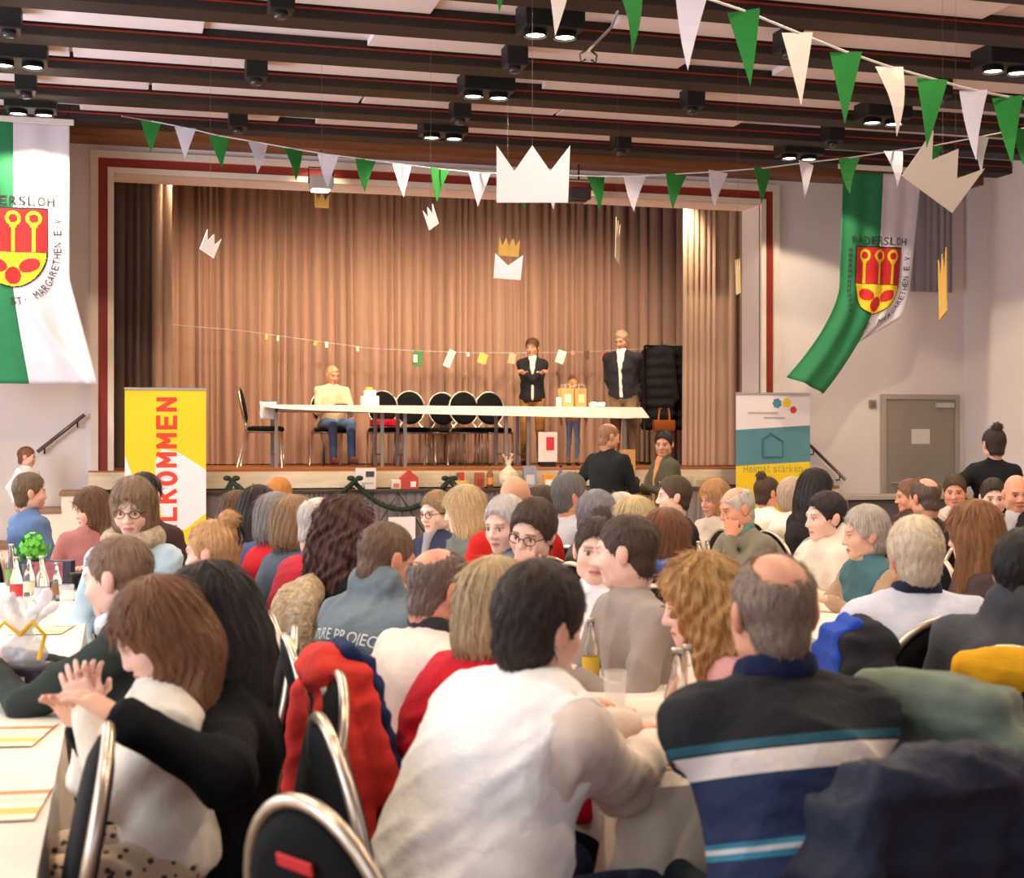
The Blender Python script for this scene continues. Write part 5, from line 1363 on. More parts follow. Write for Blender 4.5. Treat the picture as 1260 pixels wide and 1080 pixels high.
def flag(label, S, hw, L, seed):
    t = empty('hanging_flag', S(0, 0), 0, label, 'flag', 'two hanging flags'); o0 = Vector(S(0, 0))
    nu, nv = 36, 60
    def half(u0, u1, name, m):
        V = np.array([[(Vector(S(u0 + (u1 - u0) * i / nu, L * j / nv)) - o0)[:] for i in range(nu + 1)] for j in range(nv + 1)]).reshape(-1, 3)
        Q = np.array([(j * (nu + 1) + i, (j + 1) * (nu + 1) + i, (j + 1) * (nu + 1) + i + 1, j * (nu + 1) + i + 1) for j in range(nv) for i in range(nu)])
        o = link(name, np_mesh(name, V, Q, True, [m]), t)
        sd = o.modifiers.new('solid', 'SOLIDIFY'); sd.thickness = 0.003
    half(-hw, 0, 'green_half', M_fg); half(0, hw, 'white_half', M_fw)
    def on(u, v, off=0.009):
        p = Vector(S(u, v)); a = Vector(S(u + 0.01, v)) - p; b = Vector(S(u, v + 0.01)) - p
        n = a.cross(b); n = n.normalized() if n.length > 0 else Vector((0, -1, 0))
        if n.y > 0: n = -n
        return p + n * off - o0
    mb = MB(); st = 0.008; idx = {}
    for i in range(int(0.66 / st)):
        for j in range(int(0.79 / st)):
            x, v = -0.33 + (i + .5) * st, (j + .5) * st
            k = crest_class(x, v)
            if not k: continue
            ids = []
            for (a, b) in ((i, j), (i, j + 1), (i + 1, j + 1), (i + 1, j)):
                if (a, b) not in idx:
                    idx[(a, b)] = len(mb.v); mb.v.append(tuple(on(-0.33 + a * st, 0.83 + b * st)))
                ids.append(idx[(a, b)])
            mb.f.append(tuple(ids)); mb.m.append(k - 1)
    mb.build('crest', [M_cr, M_cy, M_ck], t, True)
    tx = LT(M_ltr, t)
    for i, ch in enumerate('WADERSLOH'):
        vs, fs = fit_text(ch, 0.066, 0.088)
        tx.add([on(-0.345 + i * 0.08625 + x, 0.765 - y, 0.011) for x, y in vs], fs)
    word = 'ST. MARGARETHEN E.V.'
    path = []
    for i in range(201):                                   # under the shield and up its right side
        a = R(-96) + R(96) * i / 200
        path.append((0.41 * math.cos(a), 1.23 - 0.5 * math.sin(a)))
    for i in range(1, 101): path.append((0.41, 1.23 - 0.36 * i / 100))
    cum = [0]
    for a, b in zip(path, path[1:]): cum.append(cum[-1] + math.hypot(b[0] - a[0], b[1] - a[1]))
    n = len(word)
    for i, ch in enumerate(word):
        if ch == ' ': continue
        sdist = cum[-1] * (i + 0.5) / n
        k = min(range(len(cum)), key=lambda q: abs(cum[q] - sdist)); k = min(max(k, 1), len(path) - 2)
        dx, dv = path[k + 1][0] - path[k - 1][0], path[k + 1][1] - path[k - 1][1]
        l = math.hypot(dx, dv); dx, dv = dx / l, dv / l
        vs, fs = fit_text(ch, 0.045 if ch != '.' else 0.012, 0.07 if ch != '.' else 0.012)
        # reading direction d; the letter's up is d turned to the left (v runs down)
        tx.add([on(path[k][0] + x * dx + y * dv, path[k][1] + x * dv - y * dx, 0.011) for x, y in vs], fs)
    for i in range(13):                                    # unreadable small letters down the left side
        v0 = 0.86 + i * 0.06; u0 = -0.40 + 0.02 * max(0, i - 8)
        for (du, dv_) in ((0, 0), (0.022, 0)):
            tx.add([on(u0 + du + a, v0 + b, 0.011) for a, b in ((0, 0), (0, 0.036), (0.012, 0.036), (0.012, 0))], [(0, 1, 2, 3)])
    return t
YF = 14.5
XL = at_Y(16, 300, YF).x
def SL(u, v):
    fl = max(0, v - 1.5); pull = fl * fl * (0.34 if u > 0 else 0.06) * (u / 0.52 if u > 0 else -1.0) * (1 if u > 0 else -1)
    b = 0.16 * max(0, v - 1.6) ** 1.1 if u >= 0 else 0.16 * max(0, v - 1.6) ** 1.1
    x = XL + u * (1.0 + 0.0 * v) + b * (1 - abs(u) / 0.52) + (0.26 * fl * max(0, u) / 0.52)
    rip = 0.022 * math.sin(u * 21 + 0.6) * (0.4 + 0.5 * v / 2.5) + 0.03 * math.sin((u * 5 - v * 4.2)) * max(0, v - 1.4)
    diag = 0.05 * math.exp(-((u - 0.1 - 0.42 * (v - 1.7)) / 0.05) ** 2) * max(0, min(1, (v - 1.6) * 3))
    return (x, YF + rip - diag, 4.60 - v)
flag('tall green and white flag with red and gold crest hanging straight by the steps', SL, 0.52, 2.52, 1)
XR = at_Y(1087, 300, YF).x
def SR(u, v):
    sw = -0.60 * max(0, v - 1.3) ** 1.6 / 1.2 ** 1.6
    wl = 0.50 - 0.04 * v / 2.5; wr = 0.48 * (1 - 0.1 * v) if v < 1.62 else 0.48 * 0.84 * max(0.03, 1 - (v - 1.62) / 0.35)
    x = XR - 0.05 * v + sw + (u / 0.5) * (wl if u < 0 else wr)
    fold = (0.48 - wr) * 0.5 * (u / 0.5) if u > 0 else 0
    rip = 0.016 * math.sin(u * 24) * (0.5 + v / 2.5) + 0.05 * math.sin(u * 9 + 1) * max(0, v - 1.4)
    z = 4.56 - v + 0.14 * max(0, v - 1.2) * (-u) / 0.5 * (1 if u < 0 else 0)
    return (x, YF + rip + fold, z)
flag('green and white flag with red and gold crest, its lower end blown sideways', SR, 0.5, 2.5, 2)
for x in (XL, XR):
    r = empty('flag_rail', (x, YF, 4.62), 0, 'white rail with the %s flag below the beams' % ('straight hanging' if x == XL else 'blown'), 'rail', 'flag rails')
    MB().rbox(-0.56, 0.56, -0.025, 0.02, -0.035, 0.02, 0.006).build('rail', mat('rail_white', C(220, 212, 206), 0.5), r)
    for sx in (-0.5, 0.5): MB().tube([(sx, 0, 0.02), (sx, 0, 0.16)], 0.008).build('hanger', M_black, r, True)

# ------------------------------------------------------------------ roll-up banners
M_alu = mat('aluminium', C(190, 190, 192), 0.35, 0.8)
def rollup(label, px0, px1, pyt, Y, w=0.84):
    a = at_Y(px0, pyt, Y); b = at_Y(px1, pyt, Y)
    zt = (a.z + b.z) / 2; cx = (a.x + b.x) / 2; w = b.x - a.x
    t = empty('roll_up_banner', (cx, Y, 0), 0, label, 'banner', 'roll-up banners')
    MB().rbox(-w / 2, w / 2, -0.06, 0.06, 0.0, 0.08, 0.01).build('base', M_alu, t)
    MB().tube([(0, 0.03, 0.08), (0, 0.03, zt - 0.02)], 0.012).build('pole', M_alu, t, True)
    MB().rbox(-w / 2, w / 2, -0.012, 0.012, zt - 0.025, zt, 0.003).build('top_rail', M_alu, t)
    return t, w, zt
def panel(t, name, poly, m, y):
    return MB().prism(poly, y, y + 0.0015).build(name, m, t)
M_by = mat('banner_yellow', C(240, 200, 30), 0.6, nscale=2, namt=0.03); M_bw = mat('banner_white', C(232, 222, 226), 0.6); M_br = mat('banner_red', C(214, 66, 40), 0.6)
t, w, zt = rollup('yellow roll-up banner with red vertical lettering beside the stage', 153, 254, 477, 14.85)
h_ = w / 2 - 0.004
panel(t, 'sheet', [(-h_, 0.08), (h_, 0.08), (h_, zt - 0.025), (-h_, zt - 0.025)], M_by, -0.002)
zz = lambda py: at_Y(203, py, 14.85).z
xx = lambda px: at_Y(px, 560, 14.85).x - t.location.x
panel(t, 'white_field', [(xx(191), zz(600)), (xx(203), zz(650)), (xx(228), zz(652)), (h_, zz(632)), (h_, zz(578)), (xx(219), zz(556)), (xx(199), zz(552)), (xx(191), zz(568))], M_bw, -0.0035)
panel(t, 'white_corner', [(-h_, zz(590)), (xx(163), zz(585)), (-h_, zz(560))], M_bw, -0.0035)
STROKES = {'W': [[(0, 1), (.25, 0), (.5, .75), (.75, 0), (1, 1)]], 'I': [[(.5, 0), (.5, 1)]], 'L': [[(0, 1), (0, 0), (1, 0)]], 'K': [[(0, 0), (0, 1)], [(0, .4), (1, 1)], [(.35, .62), (1, 0)]],
           'O': [[(.5 + .5 * math.cos(2 * math.pi * i / 20), .5 + .5 * math.sin(2 * math.pi * i / 20)) for i in range(21)]], 'M': [[(0, 0), (0, 1), (.5, .4), (1, 1), (1, 0)]], 'E': [[(1, 1), (0, 1), (0, 0), (1, 0)], [(0, .52), (.88, .52)]], 'N': [[(0, 0), (0, 1), (1, 0), (1, 1)]]}
lx = (xx(192) + xx(218)) / 2; zc = zz(487); hL = xx(218) - xx(192)
for ch in reversed('WILLKOMMEN'):
    wl_ = 0.05 if ch == 'I' else (0.172 if ch not in 'MW' else 0.185)
    zc -= wl_ / 2; mb = MB(); th = 0.021; k_ = 0
    for line in STROKES[ch]:
        for (ax, ay), (bx, by) in zip(line, line[1:]):
            p, q = Vector(((ax - 0.5) * (wl_ * 0.84 - 2 * th), (ay - 0.5) * (hL - 2 * th))), Vector(((bx - 0.5) * (wl_ * 0.84 - 2 * th), (by - 0.5) * (hL - 2 * th)))
            d = (q - p).normalized(); n = Vector((-d.y, d.x)) * th; p -= d * th * 0.8; q += d * th * 0.8; k_ += 1
            mb.add([(lx - v.y, -0.0045 - 0.0004 * k_, zc + v.x) for v in (p - n, q - n, q + n, p + n)], [(0, 1, 2, 3)])
    mb.build('letter', M_br, t); zc -= wl_ / 2 + 0.008
t, w, zt = rollup('white, teal and yellow roll-up banner with house outline near the grey door', 905, 997, 483, 14.95)
h_ = w / 2 - 0.004; M_bt = mat('banner_teal', C(86, 136, 150), 0.6, nscale=3, namt=0.06); M_bt2 = mat('banner_teal_line', C(66, 106, 120), 0.6)
zz = lambda py: at_Y(951, py, 14.95).z
xx = lambda px: at_Y(px, 540, 14.95).x - t.location.x
panel(t, 'sheet', [(-h_, 0.08), (h_, 0.08), (h_, zt - 0.025), (-h_, zt - 0.025)], M_bw, -0.002)
panel(t, 'teal_field', [(-h_, zz(578)), (h_, zz(568)), (h_, zz(523)), (0, zz(526)), (-h_, zz(529))], M_bt, -0.0035)
panel(t, 'yellow_field', [(-h_, 0.08), (h_, 0.08), (h_, zz(568)), (-h_, zz(573))], mat('banner_gold', C(240, 204, 40), 0.6), -0.0042)
MB().tube([(xx(938) , -0.006, zz(562)), (xx(938), -0.006, zz(540)), (xx(948), -0.006, zz(533)), (xx(963), -0.006, zz(543)), (xx(963), -0.006, zz(562)), (xx(938), -0.006, zz(562))], 0.012, 5).build('house_outline', M_bt2, t)
for px_, py_, col, nm, r_ in ((956, 496, (70, 134, 156), 'blue_tree', 0.062), (968, 495, (238, 206, 50), 'yellow_tree', 0.06), (976, 504, (214, 70, 50), 'red_tree', 0.045)):
    pts = [(xx(px_) + r_ * math.cos(a) * (1 if k % 2 else 0.8), zz(py_) + r_ * math.sin(a) * (1 if k % 2 else 0.8)) for k, a in enumerate([2 * math.pi * i / 14 for i in range(14)])]
    panel(t, nm, pts, mat('logo_' + nm, C(*col), 0.6), -0.0045)
for z_, a_, b_ in ((508, 920, 957), (514, 940, 965)):
    panel(t, 'text_line', [(xx(a_), zz(z_ + 1.2)), (xx(b_), zz(z_ + 1.2)), (xx(b_), zz(z_ - 1)), (xx(a_), zz(z_ - 1))], mat('text_grey', C(176, 168, 166), 0.6), -0.0045)
xc_ = -0.37
for ch in 'Heimat stärken':
    if ch == ' ': xc_ += 0.035; continue
    hh_ = {'H': .085, 'i': .08, 't': .078, 'ä': .08, 'k': .085}.get(ch, .062); wl_ = {'H': .055, 'i': .012, 'm': .075, 't': .03, 'r': .03}.get(ch, .046)
    vs, fs = fit_text(ch, wl_, hh_)
    MB().add([(xc_ + wl_ / 2 + x, -0.0052, zz(581) + hh_ / 2 + y) for x, y in vs], fs).build('letter', mat('letter_olive', C(150, 150, 70), 0.6), t); xc_ += wl_ + 0.012

# ------------------------------------------------------------------ bunting
M_pg = mat('pennant_green', C(36, 128, 50), 0.8, nscale=9, namt=0.1); M_pw = mat('pennant_white', C(226, 222, 236), 0.8, nscale=9, namt=0.04)
M_pwt = mat('pennant_cream', C(240, 228, 214), 0.8, nscale=9, namt=0.04)
M_str = mat('string', C(206, 200, 196), 0.8)
def bunting(label, pts, flags, w, h, seed):
    """pts: the string in the hall; flags: (position on string, colour, turn, size)"""
    t = empty('bunting', pts[0], 0, label, 'bunting', 'strings of bunting'); o0 = Vector(pts[0])
    MB().tube([Vector(p) - o0 for p in pts], 0.006, 5).build('string', M_str, t)
    rr = random.Random(seed)
    for (p, m, turn, sz) in flags:
        p = Vector(p) - o0; a = w * sz / 2; hh = h * sz; mb = MB(); rows = 5; vs = []
        bend = rr.uniform(-0.06, 0.06)
        for k in range(rows + 1):
            f = k / rows; y = bend * math.sin(f * 2.5)
            vs += [(-a * (1 - f), y - 0.0012, -hh * f), (a * (1 - f), y - 0.0012, -hh * f), (a * (1 - f), y + 0.0012, -hh * f), (-a * (1 - f), y + 0.0012, -hh * f)]
        fs = []
        for k in range(rows):
            b = 4 * k
            for q in range(4): fs.append((b + q, b + 4 + q, b + 4 + (q + 1) % 4, b + (q + 1) % 4))
        mb.add(vs, fs)
        mb.build('pennant', m, t, False, Matrix.Translation(p) @ Matrix.Rotation(R(turn), 4, 'Z') @ Matrix.Rotation(R(rr.uniform(-6, 6)), 4, 'Y'))
def strung(pp, t0, t1):
    n = len(pp); return [at_t(px, py, t0 + (t1 - t0) * i / (n - 1)) for i, (px, py) in enumerate(pp)]
fl = [(186, 149), (228, 157), (270, 167), (317, 175), (361, 183), (404, 190), (450, 196), (495, 202), (541, 208), (590, 213), (643, 214), (683, 215), (733, 217), (781, 217), (832, 214), (884, 211), (938, 207), (992, 200), (1045, 194), (1099, 186), (1150, 179), (1208, 168), (1258, 158)]
ps = strung(fl, 13.6, 11.4)
bunting('long string of small green and white pennants before the stage opening', [at_t(150, 143, 13.2)] + ps + [at_t(1330, 142, 11.2)],
        [(p, M_pg if i % 2 == 0 else M_pw, 12 + (i * 37 % 30) - 15, 1.0) for i, p in enumerate(ps)], 0.2, 0.30, 3)
fl2 = [(560, -110), (625, -82), (690, -52), (772, -26), (851, -8), (915, 13), (981, 40), (1041, 64), (1094, 82), (1147, 97), (1198, 111), (1240, 119), (1290, 125)]
ps = strung(fl2, 5.9, 7.0)
bunting('string of large green and white pennants crossing high above the guests', [at_t(500, -140, 5.8)] + ps + [at_t(1380, 138, 7.3)],
        [(p, (M_pw if i in (0, 4, 10) else M_pwt) if i % 2 == 0 else M_pg, (-20, 5, -30, 10, -12, -30, -8, -24, 0, -20, -6, -25, -10)[i], 1.0) for i, p in enumerate(ps)], 0.145, 0.33, 5)

# ------------------------------------------------------------------ paper crowns on threads
M_cw = mat('crown_white', C(244, 242, 248), 0.7); M_cg = mat('crown_gold', C(206, 162, 74), 0.6, nscale=8, namt=0.1); M_cp = mat('crown_pale', C(216, 196, 170), 0.7)
def crown_poly(w, h, k=3, dip=0.45):
    out = [(-w / 2, 0), (w / 2, 0), (w / 2 + 0.03 * w, h)]
    n = 2 * (k - 1)
    for i in range(1, n): out.append((w / 2 - w * i / n, h if i % 2 == 0 else h * (1 - dip)))
    out.append((-w / 2 - 0.0 * w, h))
    return out
def crown(label, px, py, t, w, h, m, yaw, roll, k=3, back=None):
    p = at_t(px, py, t)
    o = empty('crown_decoration', p, 0, label, 'paper crown', 'hanging paper crowns')
    mw_ = Matrix.Rotation(R(yaw), 4, 'Z') @ Matrix.Rotation(R(roll), 4, 'Y')
    mb = MB(); mb.prism([(x, z - h / 2) for x, z in crown_poly(w, h, k)], -0.004, 0.004)
    mb.build('crown', m, o, False, mw_)
    if back: MB().prism([(x * 0.75, z * 0.75 + 0.1) for x, z in crown_poly(w, h, 4)], 0.06, 0.068).build('second_crown', back, o, False, mw_)
    MB().tube([(0, 0, h * 0.2), (0, 0, RZ - p.z + 0.03)], 0.0009, 4).build('thread', mat('thread_grey', C(120, 112, 106), 0.8), o)
crown('large flat white crown hanging before the stage opening', 655, 214, 9.0, 0.45, 0.36, M_cw, -15, 0)
crown('small white crown with gold one behind, hanging before the curtain', 625, 328, 12.6, 0.24, 0.22, M_cw, -12, 4, 2, M_cg)
crown('small tilted white crown hanging by the big white crown', 530, 267, 11.5, 0.14, 0.17, M_cw, 40, -30)
crown('small tilted white crown hanging before the dark side curtain', 259, 300, 11.5, 0.15, 0.18, M_cw, 35, 24)
crown('pale beige crown turned edgewise before the curtain', 760, 296, 12.4, 0.22, 0.36, M_cp, 62, 8)
crown('pale beige crown edgewise before the tan side curtain', 908, 340, 12.4, 0.2, 0.30, mat('crown_yellowish', C(220, 200, 150), 0.7), 56, -10)
crown('large grey white crown tilted beside the blown flag', 1160, 211, 8.6, 0.38, 0.34, mat('crown_grey', C(196, 184, 174), 0.7), -10, 35)
crown('gold crown turned edgewise below the tilted grey one', 1160, 350, 9.5, 0.34, 0.42, M_cg, 66, 6)
crown('small ochre crown behind the tilted grey crown', 1176, 236, 9.4, 0.12, 0.12, mat('crown_ochre', C(214, 150, 50), 0.6), 10, 25)
crown('small gold crown hanging under the white stage floodlight', 396, 247, 12.0, 0.12, 0.12, M_cg, 10, 0, 3)

# ------------------------------------------------------------------ the stage table and what is around it
M_tt = mat('stage_table_top', C(214, 206, 200), 0.5, nscale=4, namt=0.06); M_under = mat('table_under', C(172, 168, 178), 0.6)
TX0, TX1, TYF, TYB, TZT = at_Y(326, 500, 16.95).x, at_Y(784, 500, 16.95).x, 16.95, 17.6, 1.222 + 0.735
L = (TX1 - TX0) / 3
for k in range(3):
    t = empty('folding_table', (TX0 + (k + 0.5) * L, (TYF + TYB) / 2, SZ), 0, 'white folding table on the stage, %s' % ['at the man in beige', 'in the middle of the three', 'with the paper bags'][k], 'table', 'stage tables')
    MB().rbox(-L / 2 + 0.004, L / 2 - 0.004, -0.32, 0.32, 0.70, 0.728, 0.005).build('tabletop', M_tt, t)
    MB().box(-L / 2 + 0.1, L / 2 - 0.1, -0.26, 0.26, 0.66, 0.70).build('apron', M_under, t)
    for sx in (-1, 1):
        for sy in (-1, 1): MB().rbox(sx * (L / 2 - 0.14) - 0.02, sx * (L / 2 - 0.14) + 0.02, sy * 0.24 - 0.02, sy * 0.24 + 0.02, 0, 0.7, 0.004).build('leg', mat('leg_grey', C(140, 136, 134), 0.4, 0.5), t)
        MB().tube([(sx * (L / 2 - 0.14), -0.24, 0.15), (sx * (L / 2 - 0.14), 0.24, 0.15)], 0.01).build('stretcher', mat('leg_grey', C(140, 136, 134), 0.4, 0.5), t, True)
mb = MB(); nn = 60
x0, x1 = TX0 + 0.05, TX1 + 0.06
for i in range(nn + 1):
    x = x0 + (x1 - x0) * i / nn; dp = 0.03 + 0.11 * (i / nn) ** 0.6
    if i > nn - 3: dp = 0.13
    wv = 0.004 * math.sin(i * 1.3)
    mb.v += [(x, TYB + 0.02, TZT + 0.004 - 0.05), (x, TYB + 0.02, TZT + 0.004), (x, TYF - 0.012, TZT + 0.004), (x + (0.1 * (i / nn) ** 12), TYF - 0.02 - wv, TZT - dp)]
for i in range(nn):
    for q in range(3): mb.f.append((4 * i + q, 4 * i + q + 1, 4 * i + 5 + q, 4 * i + 4 + q)); mb.m.append(0)
tag(mb.build('tablecloth', mat('stage_cloth', C(238, 228, 214), 0.7)), 'white cloth strip along the table on the stage', 'tablecloth')
def stage_chair(px, hd, lab, Y=18.0): 
    q = at_Y(px, 560, Y); return put_chair(q.x, Y, hd, lab, SZ, 'stage chairs')
stage_chair(322, 100, 'black oval backed chair with a white cloth at the end of the stage table', 17.3)
for px, lab in ((474, 'black oval backed chair on the stage with a red cloth on its seat'), (508, 'black oval backed chair beside the red cloth chair on the stage'), (549, 'black oval backed chair standing farther back behind the stage table'), (576, 'black oval backed chair in the middle of the stage table'), (607, 'black oval backed chair nearest the standing woman on the stage')):
    stage_chair(px, 180 + (px % 7) - 3, lab, 18.0 if px != 549 else 18.45)
def soft_box(name, label, cat, loc, size, m, fold=0.004, seed=1, rz=0, h=0.012, group=None):
    sx, sy, sz = size
    f = Field((-sx / 2 - 0.04, -sy / 2 - 0.04, -0.04), (sx / 2 + 0.04, sy / 2 + 0.04, sz + 0.04), min(h, min(size) / 5))
    X, Y, Z = np.broadcast_arrays(f.ax[0][:, None, None], f.ax[1][None, :, None], f.ax[2][None, None, :]); r = min(size) * 0.22
    q = [np.abs(X) - sx / 2 + r, np.abs(Y) - sy / 2 + r, np.abs(Z - sz / 2) - sz / 2 + r]
    f.D = (np.sqrt(sum(np.maximum(a, 0) ** 2 for a in q)) + np.minimum(np.maximum(q[0], np.maximum(q[1], q[2])), 0) - r).astype(np.float32)
    V, Q = f.mesh(); V = folds(V, Q, fold, 25, seed)
    V[:, 2] = np.maximum(V[:, 2], 0.001)
    o = link(name, np_mesh(name, V, Q, True, [m])); o.location = loc; o.rotation_euler = (0, 0, rz)
    return tag(o, label, cat, group)
q = at_Y(474, 540, 17.98)
soft_box('folded_cloth', 'folded red cloth lying on a chair on the stage', 'cloth', (q.x, 18.0, SZ + 0.495), (0.36, 0.22, 0.1), cloth(170, 20, 34), 0.006)
q = at_Y(322, 520, 17.3)
soft_box('white_cloth', 'white cloth hanging over the chair at the end of the stage table', 'cloth', (q.x + 0.06, 17.12, SZ + 0.56), (0.2, 0.07, 0.22), cloth(226, 220, 222), 0.008)
# things standing on the stage table
def tpos(px, dy=0.3): return at_Y(px, 500, TYF + dy)
q = tpos(455)
t = empty('cake_box', (q.x, TYF + 0.3, TZT + 0.005), 0, 'white paper box with yellow lid flap on the stage table', 'box')
MB().rbox(-0.1, 0.1, -0.09, 0.09, 0, 0.12, 0.008).build('body', mat('paper_white', C(236, 226, 222), 0.7), t)
MB().rbox(-0.07, 0.07, -0.06, 0.06, 0.12, 0.19, 0.008).build('upper_tier', mat('paper_white', C(236, 226, 222), 0.7), t)
MB().rbox(-0.05, 0.03, -0.05, 0.03, 0.19, 0.225, 0.006).build('flap', mat('paper_yellow', C(236, 190, 60), 0.7), t)
def gift_bag(px, lab, w, h, col, seed, X=None):
    q = tpos(px); t = empty('paper_bag', (q.x, TYF + 0.33, TZT + 0.005), R(8 * seed), lab, 'bag', 'gift bags')
    mb = MB(); a, b = w / 2, 0.06
    mb.add([(-a, -b, 0), (a, -b, 0), (a, b, 0), (-a, b, 0), (-a * 1.04, -b, h), (a * 1.04, -b, h), (a * 1.04, b, h), (-a * 1.04, b, h)], [(0, 3, 2, 1), (0, 1, 5, 4), (1, 2, 6, 5), (2, 3, 7, 6), (3, 0, 4, 7)])
    mb.build('bag', mat('kraft_%d' % seed, C(*col), 0.7, nscale=8, namt=0.12), t)
    for sy in (-1, 1): MB().tube([(-0.04, sy * b, h), (-0.035, sy * b, h + 0.05), (0.035, sy * b, h + 0.05), (0.04, sy * b, h)], 0.004, 5).build('handle', M_str, t)
    rr = random.Random(seed); lf = MB()
    for _ in range(26):
        x, y, z = rr.uniform(-a, a) * 0.9, rr.uniform(-b, b) * .8, h - 0.02; dx, dz = rr.uniform(-0.04, 0.04), rr.uniform(0.03, 0.09)
        lf.add([(x - 0.008, y, z), (x + 0.008, y, z), (x + dx + 0.012, y + 0.01, z + dz * .6), (x + dx, y, z + dz)], [(0, 1, 2, 3)])
    lf.build('tissue_tuft', mat('tuft_%d' % seed, C(206, 176, 110) if seed % 2 else C(170, 150, 90), 0.8), t)
    MB().box(-0.045, 0.045, -b - 0.003, -b - 0.001, h * 0.25, h * 0.7).build('sticker', mat('sticker_%d' % seed, C(196, 206, 190) if seed % 2 else C(236, 200, 150), 0.7), t)
gift_bag(697, 'brown paper gift bag with pale sticker on the stage table', 0.16, 0.24, (206, 160, 100), 1)
gift_bag(713, 'tan paper gift bag nearest the man in the dark jacket', 0.15, 0.24, (196, 152, 96), 2)
q = tpos(687); 
t = empty('candle', (q.x, TYF + 0.28, TZT + 0.005), 0, 'white candle beside the gift bags on the stage table', 'candle')
MB().lathe([(0.035, 0), (0.035, 0.12), (0.03, 0.125)], (0, 0, 0), 14).build('wax', mat('wax', C(240, 232, 220), 0.5), t, True); MB().tube([(0, 0, 0.12), (0.002, 0, 0.14)], 0.003, 5).build('wick', M_black, t)
q = tpos(735); soft_box('napkins', 'crumpled white napkins on the stage table', 'napkins', (q.x, TYF + 0.3, TZT + 0.006), (0.2, 0.14, 0.07), mat('paper_white', C(236, 226, 222), 0.7), 0.012, 3)

# coat rack with dark coats and a bag
q = at_Y(823, 500, 18.15)
t = empty('coat_rack', (q.x, 18.15, SZ), 0, 'black coat rack on the stage behind the man in the dark jacket', 'coat rack')
for sx in (-0.35, 0.35):
    MB().tube([(sx, 0, 0.02), (sx, 0, 1.6)], 0.016).build('post', M_black, t, True); MB().tube([(sx, -0.22, 0.02), (sx, 0.22, 0.02)], 0.018).build('foot', M_black, t, True)
MB().tube([(-0.35, 0, 1.6), (0.35, 0, 1.6)], 0.014).build('rail', M_black, t, True)
for i, (sx, col, lab) in enumerate(((-0.16, (40, 38, 40), 'charcoal coat on the rack next to the man in the dark jacket'), (0.02, (30, 28, 32), 'black coat hanging in the middle of the rack'), (0.2, (26, 25, 30), 'black coat hanging on the rack by the tan curtain'))):
    f = Field((-0.2, -0.35, -1.2), (0.2, 0.35, 0.1), 0.02)
    for z in np.linspace(-0.08, -1.05, 8): f.rc((0, -0.2 - 0.02 * i, z), (0, 0.2, z), 0.07, 0.07, 0.05)
    for e in (-1, 1): f.rc((0, e * 0.19, -0.12), (0.03, e * 0.27, -0.7), 0.06, 0.05, 0.03)
    f.rc((0, -0.12, -0.02), (0, 0.12, -0.02), 0.05, 0.05, 0.06)
    V, Q = f.mesh(); V = folds(V, Q, 0.012, 16, i)
    o = link('coat', np_mesh('coat', V, Q, True, [cloth(*col)])); o.location = (q.x + sx, 18.15, SZ + 1.58); o.rotation_euler = (0, 0, R(12 * i + 40))
    tag(o, lab, 'coat', 'coats on the rack')
q = at_Y(817, 524, 17.75)
t = empty('handbag', (q.x, 17.75, q.z - 0.07), 0, 'orange brown leather handbag hanging at the coat rack', 'handbag')
M_lea = mat('leather', C(176, 96, 40), 0.45, nscale=8, namt=0.12)
MB().rbox(-0.15, 0.15, -0.05, 0.05, 0, 0.15, 0.02).build('body', M_lea, t, True, auto=40); MB().tube([(-0.09, -0.03, 0.15), (-0.075, -0.03, 0.3), (0.055, -0.03, 0.3), (0.07, -0.03, 0.15)], 0.013, 6).build('handle', M_lea, t, True)

# string of cards before the curtain
pp = [(208, 399), (300, 407), (400, 421), (450, 428), (520, 432), (590, 434), (655, 434), (720, 433), (790, 429), (832, 424)]
pts = [at_Y(a, b, 18.62) for a, b in pp]
t = empty('card_garland', pts[0], 0, 'thin string of little paper cards hung before the brown curtain', 'garland')
MB().tube([p - pts[0] for p in pts], 0.004, 4).build('string', M_str, t)
cards = [(514, 441, .12, .2, (70, 130, 70), 5), (553, 441, .1, .24, (214, 206, 196), 24), (594, 441, .12, .14, (220, 186, 96), 18), (630, 441, .1, .14, (214, 176, 130), 12), (690, 439, .12, .18, (240, 232, 224), 18), (722, 437, .07, .12, (110, 80, 62), 0), (328, 414, .03, .07, (214, 190, 90), 0), (342, 416, .03, .07, (220, 210, 190), 0), (388, 422, .04, .06, (206, 180, 90), 20), (402, 424, .04, .08, (224, 214, 200), 0), (440, 429, .04, .07, (210, 190, 160), 0), (470, 431, .04, .05, (160, 90, 120), 0), (576, 436, .04, .06, (220, 200, 190), 0), (705, 434, .05, .06, (210, 150, 120), 0), (742, 434, .04, .06, (206, 90, 90), 0), (794, 428, .06, .08, (224, 196, 60), 0)]
for px, py, w, h, col, rl in cards:
    p = at_Y(px, py, 18.6) - pts[0]
    MB().rbox(-w / 2, w / 2, -0.003, 0.003, -h / 2, h / 2, 0.001).build('card', mat('card_%d_%d_%d' % col, C(*col), 0.7), t, False, Matrix.Translation(p) @ Matrix.Rotation(R(rl), 4, 'Y'))
p = at_Y(511, 441, 18.59) - pts[0]
MB().box(-0.025, 0.025, -0.008, -0.004, -0.05, 0.05).build('card_picture', mat('card_pic', C(236, 230, 214), 0.7), t, False, Matrix.Translation(p))

